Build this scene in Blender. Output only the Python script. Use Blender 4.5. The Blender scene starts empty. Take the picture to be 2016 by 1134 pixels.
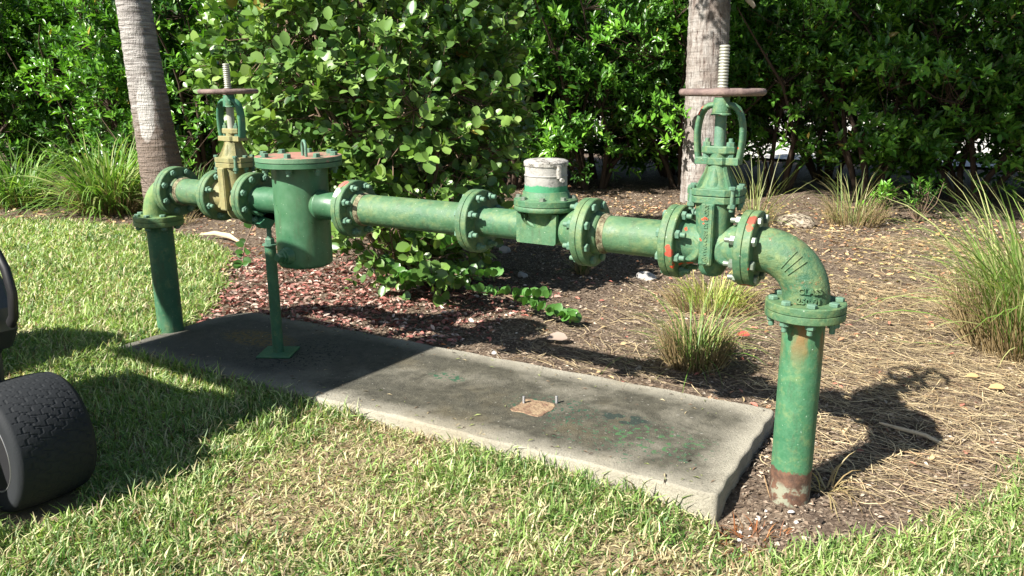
import bpy, math, random
import numpy as np
from mathutils import Vector, Matrix
PI = math.pi
rng = np.random.default_rng(11)
random.seed(5)
SC = bpy.context.scene
COL = SC.collection

# ------------------------------------------------------------------ camera
yaw, pit, rol = -0.558, 0.247, -0.005
CAM = Vector((1.022, -2.426, 1.257))
d = Vector((math.sin(yaw) * math.cos(pit), math.cos(yaw) * math.cos(pit), -math.sin(pit)))
r0 = Vector((math.cos(yaw), -math.sin(yaw), 0)); u0 = r0.cross(d)
r2 = r0 * math.cos(rol) + u0 * math.sin(rol); u2 = -r0 * math.sin(rol) + u0 * math.cos(rol)
cam = bpy.data.cameras.new('camera'); co = bpy.data.objects.new('camera', cam); COL.objects.link(co)
co.matrix_world = Matrix(((r2.x, u2.x, -d.x, CAM.x), (r2.y, u2.y, -d.y, CAM.y), (r2.z, u2.z, -d.z, CAM.z), (0, 0, 0, 1)))
cam.sensor_width = 36; cam.lens = 28.57; cam.clip_end = 500; cam.clip_start = 0.02
SC.camera = co

# ------------------------------------------------------------------ light
SUN_EL, SUN_DIR = math.radians(40.5), math.radians(69)      # direction the shadows fall
w = bpy.data.worlds.new('World'); SC.world = w; w.use_nodes = True
nt = w.node_tree; bg = nt.nodes['Background']
sky = nt.nodes.new('ShaderNodeTexSky'); sky.sky_type = 'NISHITA'; sky.sun_disc = False
sky.sun_elevation = SUN_EL
sv = Vector((-math.cos(SUN_DIR) * math.cos(SUN_EL), -math.sin(SUN_DIR) * math.cos(SUN_EL), math.sin(SUN_EL)))
sky.sun_rotation = math.atan2(sv.x, sv.y)
nt.links.new(sky.outputs[0], bg.inputs[0]); bg.inputs[1].default_value = 0.05
sl = bpy.data.lights.new('sun', 'SUN'); sl.energy = 5.0; sl.angle = math.radians(0.53); sl.color = (1, 0.95, 0.87)
so = bpy.data.objects.new('sun', sl); COL.objects.link(so)
so.rotation_euler = (-sv).to_track_quat('-Z', 'Y').to_euler(); so.location = (0, 0, 8)
SC.view_settings.view_transform = 'Standard'; SC.view_settings.look = 'None'
SC.view_settings.exposure = 1.48; SC.view_settings.gamma = 1
SC.cycles.max_bounces = 6; SC.cycles.transparent_max_bounces = 4; SC.cycles.diffuse_bounces = 3
SC.cycles.use_denoising = True

# ------------------------------------------------------------------ material helper
class M:
    def __init__(s, name, rough=0.6, spec=0.5, metal=0):
        s.m = bpy.data.materials.new(name); s.m.use_nodes = True
        s.t = s.m.node_tree; s.N = s.t.nodes; s.b = s.N['Principled BSDF']; s.out = s.N['Material Output']
        s.b.inputs['Roughness'].default_value = rough; s.b.inputs['Metallic'].default_value = metal
        s.b.inputs['Specular IOR Level'].default_value = spec
        s.tc = None
    def co(s, kind='Object'):
        if s.tc is None: s.tc = s.N.new('ShaderNodeTexCoord')
        return s.tc.outputs[kind]
    def mapped(s, scale=(1, 1, 1), kind='Object', loc=(0, 0, 0)):
        n = s.N.new('ShaderNodeMapping'); s.t.links.new(s.co(kind), n.inputs[0])
        n.inputs['Scale'].default_value = scale; n.inputs['Location'].default_value = loc; return n.outputs[0]
    def noise(s, scale, detail=5, rough=0.6, vec=None, out=0, dist=0):
        n = s.N.new('ShaderNodeTexNoise'); s.t.links.new(vec or s.co(), n.inputs['Vector'])
        n.inputs['Scale'].default_value = scale; n.inputs['Detail'].default_value = detail; n.inputs['Roughness'].default_value = rough
        n.inputs['Distortion'].default_value = dist
        return n.outputs[out]
    def vor(s, scale, vec=None, feature='F1', out='Distance', rnd=1):
        n = s.N.new('ShaderNodeTexVoronoi'); n.feature = feature; s.t.links.new(vec or s.co(), n.inputs['Vector'])
        n.inputs['Scale'].default_value = scale; n.inputs['Randomness'].default_value = rnd; return n.outputs[out]
    def ramp(s, fac, stops, interp='LINEAR'):
        n = s.N.new('ShaderNodeValToRGB'); s.t.links.new(fac, n.inputs[0]); e = n.color_ramp.elements; n.color_ramp.interpolation = interp
        while len(e) < len(stops): e.new(0.5)
        for i, (p, c) in enumerate(stops):
            e[i].position = p; e[i].color = (c, c, c, 1) if isinstance(c, (int, float)) else (*c, 1)
        return n.outputs[0]
    def mix(s, fac, a, b, blend='MIX'):
        n = s.N.new('ShaderNodeMix'); n.data_type = 'RGBA'; n.blend_type = blend
        for i, v in ((0, fac), (6, a), (7, b)):
            if isinstance(v, (int, float)):
                n.inputs[i].default_value = v if i == 0 else (v, v, v, 1)
            elif isinstance(v, tuple): n.inputs[i].default_value = (*v, 1)
            else: s.t.links.new(v, n.inputs[i])
        return n.outputs[2]
    def math(s, op, a, b=0.0, clamp=False):
        n = s.N.new('ShaderNodeMath'); n.operation = op; n.use_clamp = clamp
        for i, v in ((0, a), (1, b)):
            if isinstance(v, (int, float)): n.inputs[i].default_value = v
            else: s.t.links.new(v, n.inputs[i])
        return n.outputs[0]
    def attr(s, name, out='Color'):
        n = s.N.new('ShaderNodeAttribute'); n.attribute_name = name; return n.outputs[out]
    def sep(s, vec):
        n = s.N.new('ShaderNodeSeparateXYZ'); s.t.links.new(vec, n.inputs[0]); return n.outputs
    def color(s, c):
        if isinstance(c, tuple): s.b.inputs['Base Color'].default_value = (*c, 1)
        else: s.t.links.new(c, s.b.inputs['Base Color'])
        return s
    def rough(s, c): s.t.links.new(c, s.b.inputs['Roughness']); return s
    def bump(s, h, dist=0.01, strength=1.0, prev=None):
        n = s.N.new('ShaderNodeBump'); s.t.links.new(h, n.inputs['Height']); n.inputs['Distance'].default_value = dist; n.inputs['Strength'].default_value = strength
        if prev: s.t.links.new(prev, n.inputs['Normal'])
        s.t.links.new(n.outputs[0], s.b.inputs['Normal']); return n.outputs[0]
    def translucent(s, colr, fac):
        t = s.N.new('ShaderNodeBsdfTranslucent'); mx = s.N.new('ShaderNodeMixShader'); mx.inputs[0].default_value = fac
        s.t.links.new(colr, t.inputs[0]); s.t.links.new(s.b.outputs[0], mx.inputs[1]); s.t.links.new(t.outputs[0], mx.inputs[2])
        s.t.links.new(mx.outputs[0], s.out.inputs[0]); return s

# ------------------------------------------------------------------ mesh helpers
def linkmesh(name, me, mat, parent=None, loc=(0, 0, 0)):
    o = bpy.data.objects.new(name, me); COL.objects.link(o); o.location = loc
    if mat is not None: me.materials.append(mat.m if isinstance(mat, M) else mat)
    if parent is not None: o.parent = parent
    return o
def tag(o, label=None, cat=None, group=None, kind=None):
    if label: o['label'] = label
    if cat: o['category'] = cat
    if group: o['group'] = group
    if kind: o['kind'] = kind
    return o
def empty(name, loc, rz=0):
    o = bpy.data.objects.new(name, None); COL.objects.link(o); o.location = loc; o.rotation_euler = (0, 0, rz); o.empty_display_size = .1
    return o
def np_mesh(name, V, F, col=None, smooth=False):
    """V (n,3), F list of (k,m) index arrays; col per-vertex (n,3)"""
    me = bpy.data.meshes.new(name)
    V = np.asarray(V, dtype=np.float32); F = [np.asarray(f, dtype=np.int32) for f in F if len(f)]
    nl = sum(f.size for f in F); npol = sum(len(f) for f in F)
    me.vertices.add(len(V)); me.vertices.foreach_set('co', V.ravel())
    me.loops.add(nl); me.loops.foreach_set('vertex_index', np.concatenate([f.ravel() for f in F]))
    st = []; o = 0
    for f in F:
        st.append(o + np.arange(len(f)) * f.shape[1]); o += f.size
    me.polygons.add(npol); me.polygons.foreach_set('loop_start', np.concatenate(st).astype(np.int32))
    if smooth: me.polygons.foreach_set('use_smooth', np.ones(npol, dtype=bool))
    me.update(calc_edges=True)
    if col is not None:
        a = me.color_attributes.new('col', 'FLOAT_COLOR', 'POINT')
        c = np.ones((len(V), 4), dtype=np.float32); c[:, :3] = col; a.data.foreach_set('color', c.ravel())
    return me
def frame(axis):
    a = Vector(axis).normalized(); t = Vector((0, 0, 1)) if abs(a.z) < .9 else Vector((1, 0, 0))
    u = t.cross(a).normalized(); v = a.cross(u); return a, u, v
class MB:
    def __init__(s): s.v = []; s.f = []; s.sm = []
    def add(s, v, f, smooth=False):
        o = len(s.v); s.v += [tuple(x) for x in v]; s.f += [tuple(i + o for i in g) for g in f]; s.sm += [smooth] * len(f)
    def lathe(s, base, axis, prof, seg=40, smooth=True, sx=1, sy=1, phase=0):
        """prof: list of (axial, radius); closed with caps when radius>0 at ends. sharp rings: repeat the point"""
        a, u, v = frame(axis); b = Vector(base); V = []; F = []
        for (z, r) in prof:
            for i in range(seg):
                t = 2 * PI * i / seg + phase
                V.append(b + a * z + u * (r * sx * math.cos(t)) + v * (r * sy * math.sin(t)))
        n = len(prof)
        for k in range(n - 1):
            if prof[k] == prof[k + 1]: continue
            for i in range(seg):
                j = (i + 1) % seg; F.append((k * seg + i, k * seg + j, (k + 1) * seg + j, (k + 1) * seg + i))
        s.add(V, F, smooth)
        s.add(V[:seg], [tuple(range(seg))[::-1]]); s.add(V[-seg:], [tuple(range(seg))])
    def cyl(s, p, axis, r, h, seg=32, ch=0.0, phase=0, smooth=True):
        pr = [(0, r - ch), (ch, r), (ch, r), (h - ch, r), (h - ch, r), (h, r - ch)] if ch else [(0, r), (h, r)]
        s.lathe(p, axis, pr, seg, smooth, phase=phase)
    def box(s, c, size, rz=0, ch=0.0, R=None):
        x, y, z = [q / 2 for q in size]; c = Vector(c); Rm = R or Matrix.Rotation(rz, 3, 'Z')
        if ch <= 0:
            V = [(i * x, j * y, k * z) for k in (-1, 1) for j in (-1, 1) for i in (-1, 1)]
            F = [(0, 2, 3, 1), (4, 5, 7, 6), (0, 1, 5, 4), (2, 6, 7, 3), (0, 4, 6, 2), (1, 3, 7, 5)]
            s.add([c + Rm @ Vector(p) for p in V], F)
        else:
            pts = [(-x + ch, -y), (x - ch, -y), (x, -y + ch), (x, y - ch), (x - ch, y), (-x + ch, y), (-x, y - ch), (-x, -y + ch)]
            V = []
            for (zz, k) in ((-z, 1), (-z + ch, 0), (z - ch, 0), (z, 1)):
                for (px, py) in pts:
                    f = 1 - (ch * k) / max(abs(x), 1e-6); g = 1 - (ch * k) / max(abs(y), 1e-6)
                    V.append((px * f, py * g, zz))
            F = [tuple(range(8))[::-1], tuple(range(24, 32))]
            for q in range(3):
                for i in range(8):
                    j = (i + 1) % 8; F.append((q * 8 + i, q * 8 + j, q * 8 + 8 + j, q * 8 + 8 + i))
            s.add([c + Rm @ Vector(p) for p in V], F)
    def prism(s, pts, h0, h1, M3=None, org=(0, 0, 0), ch=0.0):
        """polygon pts in XY extruded h0..h1 along Z, then mapped by M3 + org"""
        Mx = M3 or Matrix.Identity(3); o = Vector(org); n = len(pts)
        lv = [(h0, 1), (h1, 1)]
        cx = sum(p[0] for p in pts) / n; cy = sum(p[1] for p in pts) / n
        if ch:
            R = max(math.hypot(p[0] - cx, p[1] - cy) for p in pts); k = 1 - ch / R
            lv = [(h0, k), (h0 + ch, 1), (h1 - ch, 1), (h1, k)]
        V = []
        for (h, k) in lv:
            for p in pts: V.append(o + Mx @ Vector((cx + (p[0] - cx) * k, cy + (p[1] - cy) * k, h)))
        F = [tuple(range(n))[::-1], tuple(range((len(lv) - 1) * n, len(lv) * n))]
        for q in range(len(lv) - 1):
            for i in range(n):
                j = (i + 1) % n; F.append((q * n + i, q * n + j, q * n + n + j, q * n + n + i))
        s.add(V, F)
    def tube(s, pts, r, seg=14, smooth=True, rs=None, sx=1.0, up=None):
        pts = [Vector(p) for p in pts]; n = len(pts); V = []
        nrm = Vector(up) if up else None
        for i, p in enumerate(pts):
            t = (pts[min(i + 1, n - 1)] - pts[max(i - 1, 0)]).normalized()
            if nrm is None: nrm = frame(t)[1]
            nrm = (nrm - t * nrm.dot(t)).normalized(); b = t.cross(nrm); rr = rs[i] if rs else r
            for k in range(seg):
                a = 2 * PI * k / seg; V.append(p + nrm * (rr * sx * math.cos(a)) + b * (rr * math.sin(a)))
        F = []
        for i in range(n - 1):
            for k in range(seg):
                j = (k + 1) % seg; F.append((i * seg + k, i * seg + j, (i + 1) * seg + j, (i + 1) * seg + k))
        s.add(V, F, smooth); s.add(V[:seg], [tuple(range(seg))[::-1]]); s.add(V[-seg:], [tuple(range(seg))])
    def torus(s, c, axis, R, r, seg=48, k=12):
        a, u, v = frame(axis); c = Vector(c); V = []; F = []
        for i in range(seg):
            t = 2 * PI * i / seg; e = u * math.cos(t) + v * math.sin(t)
            for j in range(k):
                q = 2 * PI * j / k; V.append(c + e * (R + r * math.cos(q)) + a * (r * math.sin(q)))
        for i in range(seg):
            for j in range(k):
                F.append((i * k + j, ((i + 1) % seg) * k + j, ((i + 1) % seg) * k + (j + 1) % k, i * k + (j + 1) % k))
        s.add(V, F, True)
    def build(s, name, mat, parent=None, loc=(0, 0, 0)):
        me = bpy.data.meshes.new(name); me.from_pydata([tuple(p) for p in s.v], [], s.f)
        me.polygons.foreach_set('use_smooth', s.sm); me.update()
        return linkmesh(name, me, mat, parent, loc)
def instance(me, name, parent, loc, rot=(0, 0, 0), sc=1):
    o = bpy.data.objects.new(name, me); COL.objects.link(o); o.parent = parent; o.location = loc; o.rotation_euler = rot
    o.scale = (sc, sc, sc) if not isinstance(sc, tuple) else sc
    return o
def vnoise(x, y, seed=0, octs=3):
    r = np.random.default_rng(seed); G = r.random((256, 256)); t = np.zeros_like(x, dtype=float); amp = 1; tot = 0
    for o in range(octs):
        xi = np.floor(x).astype(int); yi = np.floor(y).astype(int); fx = x - xi; fy = y - yi
        fx = fx * fx * (3 - 2 * fx); fy = fy * fy * (3 - 2 * fy); a = xi % 255; b = yi % 255
        t += amp * (G[a, b] * (1 - fx) * (1 - fy) + G[a + 1, b] * fx * (1 - fy) + G[a, b + 1] * (1 - fx) * fy + G[a + 1, b + 1] * fx * fy)
        tot += amp; amp *= .5; x = x * 2.03 + 7.1; y = y * 2.03 + 3.7
    return t / tot

# ------------------------------------------------------------------ ground
SLAB_C, SLAB_ROT = (-1.078, 0.122), 0.030
SX0, SX1, SY0, SY1 = -2.521, 0.363, -0.257, 0.505      # slab before its small turn about (-0.6, 0)
def slab_xy(x, y):
    c, s_ = math.cos(SLAB_ROT), math.sin(SLAB_ROT); return (x + .6) * c - y * s_ - .6, (x + .6) * s_ + y * c
def slab_uv(x, y):      # inverse
    c, s_ = math.cos(SLAB_ROT), math.sin(SLAB_ROT); return (x + .6) * c + y * s_ - .6, -(x + .6) * s_ + y * c
def gh(x, y):
    x = np.asarray(x, float); y = np.asarray(y, float)
    z = .018 * (vnoise(x * 1.3 + 20, y * 1.3 + 20, 3) - .5) + .012 * (vnoise(x * 6 + 50, y * 6 + 50, 4) - .5) + .01
    z += np.interp(x, [-2.6, -1, .4], [.018, 0, -.02]) * np.exp(-np.maximum(0, np.abs(y) - 1) * .8)
    z += -.045 * np.exp(-((x - .42) ** 2 + (y + .28) ** 2) / .16 ** 2)
    u, v = slab_uv(x, y)
    z = np.where((u > SX0 - .0) & (u < SX1 + .0) & (v > SY0) & (v < SY1), np.minimum(z, -.03), z)
    z += .016 * np.exp(-np.abs(v - SY1 - .1) / .15) * (u < .2)
    return z
LAWN = [(-30, -8), (-30, 1.3), (-12, 1.2), (-7.02, 1.42), (-6.52, 1.66), (-5.64, 1.85), (-4.62, 1.81), (-3.92, 1.50), (-3.5, 1.1), (-3.13, 0.82), (-2.85, .5), (-2.72, 0.36),
        (-2.60, 0.14), (-2.5, .05), (-2.5, -.25), (.40, -.25), (0.44, -0.36), (0.53, -0.35), (0.7, -0.24), (0.89, -0.04), (1.01, 0.15), (1.08, 0.36), (1.17, 0.66), (1.6, 1.1), (2.6, 1.4), (6, 1.6), (6, -8)]
def in_poly(x, y, P):
    x = np.asarray(x); y = np.asarray(y); c = np.zeros(x.shape, bool); n = len(P)
    for i in range(n):
        x1, y1 = P[i]; x2, y2 = P[(i + 1) % n]
        if y1 == y2: continue
        k = ((y1 > y) != (y2 > y)) & (x < (x2 - x1) * (y - y1) / (y2 - y1) + x1); c ^= k
    return c
def in_slab(x, y, m=0):
    u, v = slab_uv(x, y); return (u > SX0 - m) & (u < SX1 + m) & (v > SY0 - m) & (v < SY1 + m)

gx = np.unique(np.concatenate([np.linspace(-80, -12, 18), np.arange(-12, -4, .12), np.arange(-4, 2.2, .035), np.arange(2.2, 8, .3), np.linspace(8, 80, 14)]))
gy = np.unique(np.concatenate([np.linspace(-40, -3, 12), np.arange(-3, 4, .035), np.arange(4, 9, .12), np.linspace(9, 120, 24)]))
GX, GY = np.meshgrid(gx, gy, indexing='ij'); GZ = gh(GX.ravel(), GY.ravel())
lw = in_poly(GX.ravel() + .12 * (vnoise(GX.ravel() * 9, GY.ravel() * 9, 8) - .5), GY.ravel() + .12 * (vnoise(GX.ravel() * 9 + 40, GY.ravel() * 9, 9) - .5), LAWN).astype(float)
a = np.arange(len(gx) * len(gy)).reshape(len(gx), len(gy))
Q = np.stack([a[:-1, :-1], a[1:, :-1], a[1:, 1:], a[:-1, 1:]], -1).reshape(-1, 4)
me = np_mesh('ground', np.stack([GX.ravel(), GY.ravel(), GZ], 1), [Q], np.stack([lw, lw, lw], 1), True)
m = M('soil_and_mulch', .95, .2)
mask = m.attr('col')
n1 = m.noise(14, 8, .7); n2 = m.noise(3, 4); v1 = m.vor(95, out='Color'); vv = m.sep(v1)[0]
mul = m.ramp(vv, [(0, (.05, .036, .025)), (.35, (.125, .09, .062)), (.7, (.225, .17, .12)), (1, (.38, .31, .23))])
mul = m.mix(m.ramp(n1, [(.35, 0), (.7, 1)]), mul, (.09, .065, .048))
soil = m.mix(n1, (.15, .12, .07), (.34, .27, .165))
m.color(m.mix(mask, mul, soil))
m.bump(m.math('ADD', m.noise(60, 6, .7), m.math('MULTIPLY', vv, .6)), .012)
g = linkmesh('ground', me, m); tag(g, kind='structure')

# pale road behind the hedge and its far verge
m = M('pale_road', .9, .2); m.color(m.mix(m.noise(2, 6), (.42, .40, .37), (.55, .53, .49)))
b = MB()
b.add([(-60, 9.6, .05), (40, 12.2, .05), (40, 27, .05), (-60, 24, .05)], [(0, 1, 2, 3)])
tag(b.build('road', m), kind='structure')

# ------------------------------------------------------------------ slab
def conc_mat():
    m = M('weathered_concrete', .9, .25)
    P = m.mapped()
    base = m.mix(m.ramp(m.noise(5, 8, .65), [(.3, 0), (.7, 1)]), (.45, .42, .335), (.31, .285, .225))
    # dark algae film, thinner toward the edges
    x, y, z = m.sep(m.co())[0:3]
    ey = m.math('MINIMUM', m.math('SUBTRACT', y, -.379), m.math('SUBTRACT', .379, y))
    ex = m.math('MINIMUM', m.math('SUBTRACT', x, -1.44), m.math('SUBTRACT', 1.44, x))
    e = m.math('MINIMUM', ey, ex)
    edg = m.ramp(m.math('ADD', e, m.math('MULTIPLY', m.math('SUBTRACT', m.noise(7, 7, .7), .5), .14)), [(.015, 0), (.12, 1)])
    cld = m.ramp(m.math('ADD', m.noise(3.4, 7, .62, dist=.4), m.math('MULTIPLY', x, -.03)), [(.28, .42), (.50, 1)])
    fm = m.math('MULTIPLY', edg, cld)
    dk = m.mix(m.ramp(m.noise(22, 8, .85), [(.33, 0), (.70, 1)]), (.022, .022, .016), (.135, .126, .092))
    c = m.mix(m.math('MULTIPLY', fm, .96), base, dk)
    # colour goes to a darker mottled grey towards the left
    lf = m.ramp(m.math('ADD', m.math('MULTIPLY', x, -1), m.math('MULTIPLY', m.noise(4, 6, .7), .8)), [(.3, 0), (1.0, .65)])
    c = m.mix(lf, c, m.mix(m.noise(30, 6, .8), (.035, .037, .034), (.12, .12, .11)))
    # tan patch
    tn = m.ramp(m.noise(2.4, 6, .6, vec=m.mapped(loc=(3.1, 1.7, 0))), [(.55, 0), (.75, .4)])
    c = m.mix(tn, c, (.24, .19, .10))
    # moss-green paint flakes
    def spot(cx, cy, rx, ry, th, colr, c, sc=38):
        q = m.N.new('ShaderNodeMapping'); m.t.links.new(m.co(), q.inputs[0]); q.inputs['Location'].default_value = (-cx / rx, -cy / ry, 0); q.inputs['Scale'].default_value = (1 / rx, 1 / ry, 0)
        L = m.N.new('ShaderNodeVectorMath'); L.operation = 'LENGTH'; m.t.links.new(q.outputs[0], L.inputs[0])
        f = m.math('SUBTRACT', 1, L.outputs['Value'], True)
        k = m.math('MULTIPLY', m.ramp(f, [(0, 0), (.35, 1)]), m.ramp(m.noise(sc, 3, .5), [(th, 0), (th + .02, 1)]))
        return m.mix(k, c, colr)
    c = spot(1.13, -.10, .24, .13, .58, (.075, .17, .07), c)
    c = spot(.98, .02, .12, .06, .50, (.035, .05, .042), c, 20)
    c = spot(1.05, -.13, .38, .22, .62, (.06, .14, .08), c, 60)
    c = spot(.16, .06, .10, .05, .52, (.04, .11, .06), c, 50)
    c = spot(.70, -.02, .22, .13, .58, (.03, .10, .06), c, 60)
    c = spot(-.63, -.03, .30, .26, .58, (.012, .02, .018), c, 55)
    c = spot(-.95, .05, .25, .12, .47, (.15, .115, .05), c, 55)
    wh = m.ramp(m.noise(55, 4, .6), [(.66, 0), (.70, 1)])
    c = m.mix(m.math('MULTIPLY', wh, .75), c, (.42, .40, .35))
    c = m.mix(m.ramp(m.noise(150, 5, .85), [(.52, 0), (.70, .75)]), c, (.05, .045, .035))
    m.color(c); m.bump(m.math('ADD', m.noise(110, 8, .8), m.math('MULTIPLY', m.noise(9, 3), .8)), .010)
    return m
CONC = conc_mat()
import bmesh
def slab():
    sx, sy = (SX1 - SX0) / 2, (SY1 - SY0) / 2; zt, zb = .055, -.09
    cxy = slab_xy((SX0 + SX1) / 2, (SY0 + SY1) / 2)
    root = empty('concrete_slab', (cxy[0], cxy[1], 0), SLAB_ROT)
    tag(root, 'long low grey concrete slab lying under the green pipework, one half darker', 'concrete pad')
    # outline, far left corner rounded and worn
    P = []
    def arc(cx, cy, r, a0, a1, n):
        for i in range(n + 1):
            a = a0 + (a1 - a0) * i / n; P.append((cx + r * math.cos(a), cy + r * math.sin(a)))
    arc(-sx + .05, -sy + .05, .05, PI, 1.5 * PI, 4)
    for i in range(1, 40): P.append((-sx + .05 + (2 * sx - .07) * i / 40, -sy + .004 * math.sin(i * 1.7) + .003 * math.sin(i * .6)))
    arc(sx - .02, -sy + .02, .02, 1.5 * PI, 2 * PI, 3)
    for i in range(1, 40): P.append((sx + .003 * math.sin(i * .7), -sy + .02 + (2 * sy - .04) * i / 40))
    arc(sx - .02, sy - .02, .02, 0, .5 * PI, 3)
    for i in range(1, 40): P.append((sx - .02 - (2 * sx - .2) * i / 40, sy + .005 * math.sin(i * 1.3)))
    arc(-sx + .17, sy - .16, .16, .5 * PI, PI, 8)
    for i in range(1, 30): P.append((-sx + .003 * math.sin(i * .8), sy - .16 - (2 * sy - .21) * i / 30))
    n = len(P); V = []; F = []
    rings = [(0, zb), (0, zt - .010), (.003, zt - .003), (.009, zt)]
    ar = np.array(P)
    tn = np.roll(ar, -1, 0) - np.roll(ar, 1, 0); nn = np.stack([-tn[:, 1], tn[:, 0]], 1); nn /= np.linalg.norm(nn, axis=1)[:, None]
    for (inset, z) in rings:
        for i in range(n):
            jz = .0015 * math.sin(i * .9) * (inset == .003)
            V.append((ar[i, 0] + nn[i, 0] * inset, ar[i, 1] + nn[i, 1] * inset, z + jz))
    for k in range(len(rings) - 1):
        for i in range(n):
            j = (i + 1) % n; F.append((k * n + i, k * n + j, (k + 1) * n + j, (k + 1) * n + i))
    F.append(tuple(range((len(rings) - 1) * n, len(rings) * n)))
    me = bpy.data.meshes.new('slab_body'); me.from_pydata(V, [], F); me.polygons.foreach_set('use_smooth', [True] * (len(F) - 1) + [False]); me.update()
    linkmesh('slab_body', me, CONC, root)
    # old footing patch with two cut-off studs
    def loc(x, y): u, v = slab_uv(x, y); return u - (SX0 + SX1) / 2, v - (SY0 + SY1) / 2
    px, py = loc(-.442, .075)
    pm = M('rusty_grout', .95, .1); pm.color(pm.mix(pm.ramp(pm.noise(30, 5, .7), [(.35, 0), (.65, 1)]), (.33, .25, .155), (.15, .085, .06))); pm.bump(pm.noise(90, 5), .008)
    b = MB(); pts = []
    for i in range(28):
        a = 2 * PI * i / 28; q = 1 / max(abs(math.cos(a)), abs(math.sin(a))); q = min(q, 1.28)
        r = .068 * q * (1 + .06 * math.sin(5 * a + 1)); pts.append((r * math.cos(a), r * math.sin(a) * 1.02))
    b.prism(pts, zt - .003, zt + .0025, ch=.002)
    b.build('grout_patch', pm, root, (px, py, 0))
    sm = M('bare_steel', .45, .5, .7); sm.color((.33, .33, .33))
    for (x, y) in ((-.497, .09), (-.390, .158)):
        b = MB(); b.cyl((0, 0, 0), (0, 0, 1), .0055, .03, 12, .001)
        for k in range(7): b.torus((0, 0, .004 + k * .0038), (0, 0, 1), .0053, .0009, 12, 5)
        q = loc(x, y); b.build('stud', sm, root, (q[0], q[1], zt))
slab()

# ------------------------------------------------------------------ paints
def paint(name, dark=(.022, .085, .042), light=(.088, .158, .07), moss=.3, rust=.15, red=0., yellow=(.23, .25, .085), fade=.5, rough=.56, sc=1.0, flip=0., bmp=.6):
    m = M(name, rough, .45)
    n = m.noise(7 * sc, 6, .62); nf = m.noise(38 * sc, 5, .7); nx = m.noise(24 * sc, 7, .72, vec=m.mapped(loc=(5.3 + flip, 2.1, 7.7)))
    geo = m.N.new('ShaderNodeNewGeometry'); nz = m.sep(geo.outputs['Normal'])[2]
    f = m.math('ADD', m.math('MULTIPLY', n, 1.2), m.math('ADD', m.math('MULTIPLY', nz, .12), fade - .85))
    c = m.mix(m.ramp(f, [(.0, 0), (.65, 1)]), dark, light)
    c = m.mix(m.math('MULTIPLY', m.ramp(nf, [(.4, 0), (.75, 1)]), .35), c, (.10, .22, .12))
    if moss: c = m.mix(m.math('MULTIPLY', m.ramp(m.math('ADD', nx, m.math('MULTIPLY', nf, .3)), [(.70 - moss * .3, 0), (1.0 - moss * .3, 1)]), .58), c, yellow)
    if rust: c = m.mix(m.ramp(m.noise(22 * sc, 7, .75, vec=m.mapped(loc=(9.1, 4.2 + flip, 1.3))), [(.72 - rust * .3, 0), (.8 - rust * .3, .85)]), c, (.20, .085, .03))
    if red: c = m.mix(m.ramp(m.noise(15 * sc, 3, .5, vec=m.mapped(loc=(1.1, 8.2, 3.3 + flip))), [(.74 - red * .3, 0), (.755 - red * .3, 1)]), c, (.55, .07, .025))
    dn = m.noise(26 * sc, 6, .7, vec=m.mapped((1, 1, .22), loc=(3.7, 6.1 + flip, 2)))
    c = m.mix(m.math('MULTIPLY', m.ramp(dn, [(.54, 0), (.72, 1)]), .55), c, (.05, .055, .03))
    sp = m.ramp(m.noise(120, 2, .5), [(.72, 0), (.76, 1)])
    c = m.mix(m.math('MULTIPLY', sp, .5), c, (.5, .55, .45))
    m.color(c)
    m.rough(m.ramp(nf, [(.3, rough - .12), (.7, rough + .2)]))
    m.bump(m.math('ADD', m.noise(90, 6, .7), m.math('MULTIPLY', nx, 1.2)), .0022 * (1 + moss) * bmp)
    return m
P_PIPE = paint('aged_green_paint', moss=.15, rust=.1, fade=.45)
P_MID = paint('streaked_green_paint', moss=.30, rust=.2, fade=.55, sc=.8)
P_ELB_R = paint('blistered_green_paint', moss=.40, rust=.45, fade=.45, flip=2, bmp=1)
P_ELB_L = paint('mossy_green_paint', light=(.15, .27, .09), moss=.62, rust=.05, fade=.55, yellow=(.23, .26, .08), flip=4)
P_FLG = paint('flange_green_paint', moss=.33, rust=.1, red=.0, fade=.52, flip=6)
P_FLG_R = paint('flange_green_paint_with_red_chips', moss=.38, rust=.1, red=.31, fade=.52, flip=7)
P_VAL_R = paint('valve_green_paint', dark=(.026, .105, .06), light=(.09, .175, .088), moss=.3, rust=.08, red=.24, fade=.5, sc=1.5, flip=1)
P_VAL_L = paint('cream_primer_on_green', dark=(.14, .15, .06), light=(.27, .23, .10), moss=.5, rust=.15, fade=.6, yellow=(.30, .24, .10), flip=3)
P_VAL_LG = paint('dark_valve_green', dark=(.02, .11, .06), light=(.05, .2, .11), moss=.05, rust=.05, fade=.4, flip=5)
def chips_at(m, spots):
    c = m.b.inputs['Base Color'].links[0].from_socket; nz_ = m.math('MULTIPLY', m.math('SUBTRACT', m.noise(45, 4, .6), .5), .03)
    for (p, r_, col) in spots:
        v = m.N.new('ShaderNodeVectorMath'); v.operation = 'DISTANCE'; m.t.links.new(m.co(), v.inputs[0]); v.inputs[1].default_value = (p[0] + 1.0, p[1], p[2] + .77 - .055)
        c = m.mix(m.math('LESS_THAN', m.math('ADD', v.outputs['Value'], nz_), r_), c, col)
    m.color(c); return m
P_FLG_S = chips_at(paint('flange_green_paint_with_streak', moss=.33, rust=.1, fade=.52, flip=6), [((-1.253, -.085, .075), .022, (.45, .47, .42)), ((-1.253, -.045, .103), .026, (.42, .13, .10))])
chips_at(P_FLG_R, [((.142, -.112, -.018), .014, (.34, .06, .035)), ((.139, -.112, .0), .009, (.40, .06, .03)), ((.374, -.060, .096), .017, (.22, .06, .035)), ((.374, -.085, .075), .011, (.30, .09, .04))])
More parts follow.
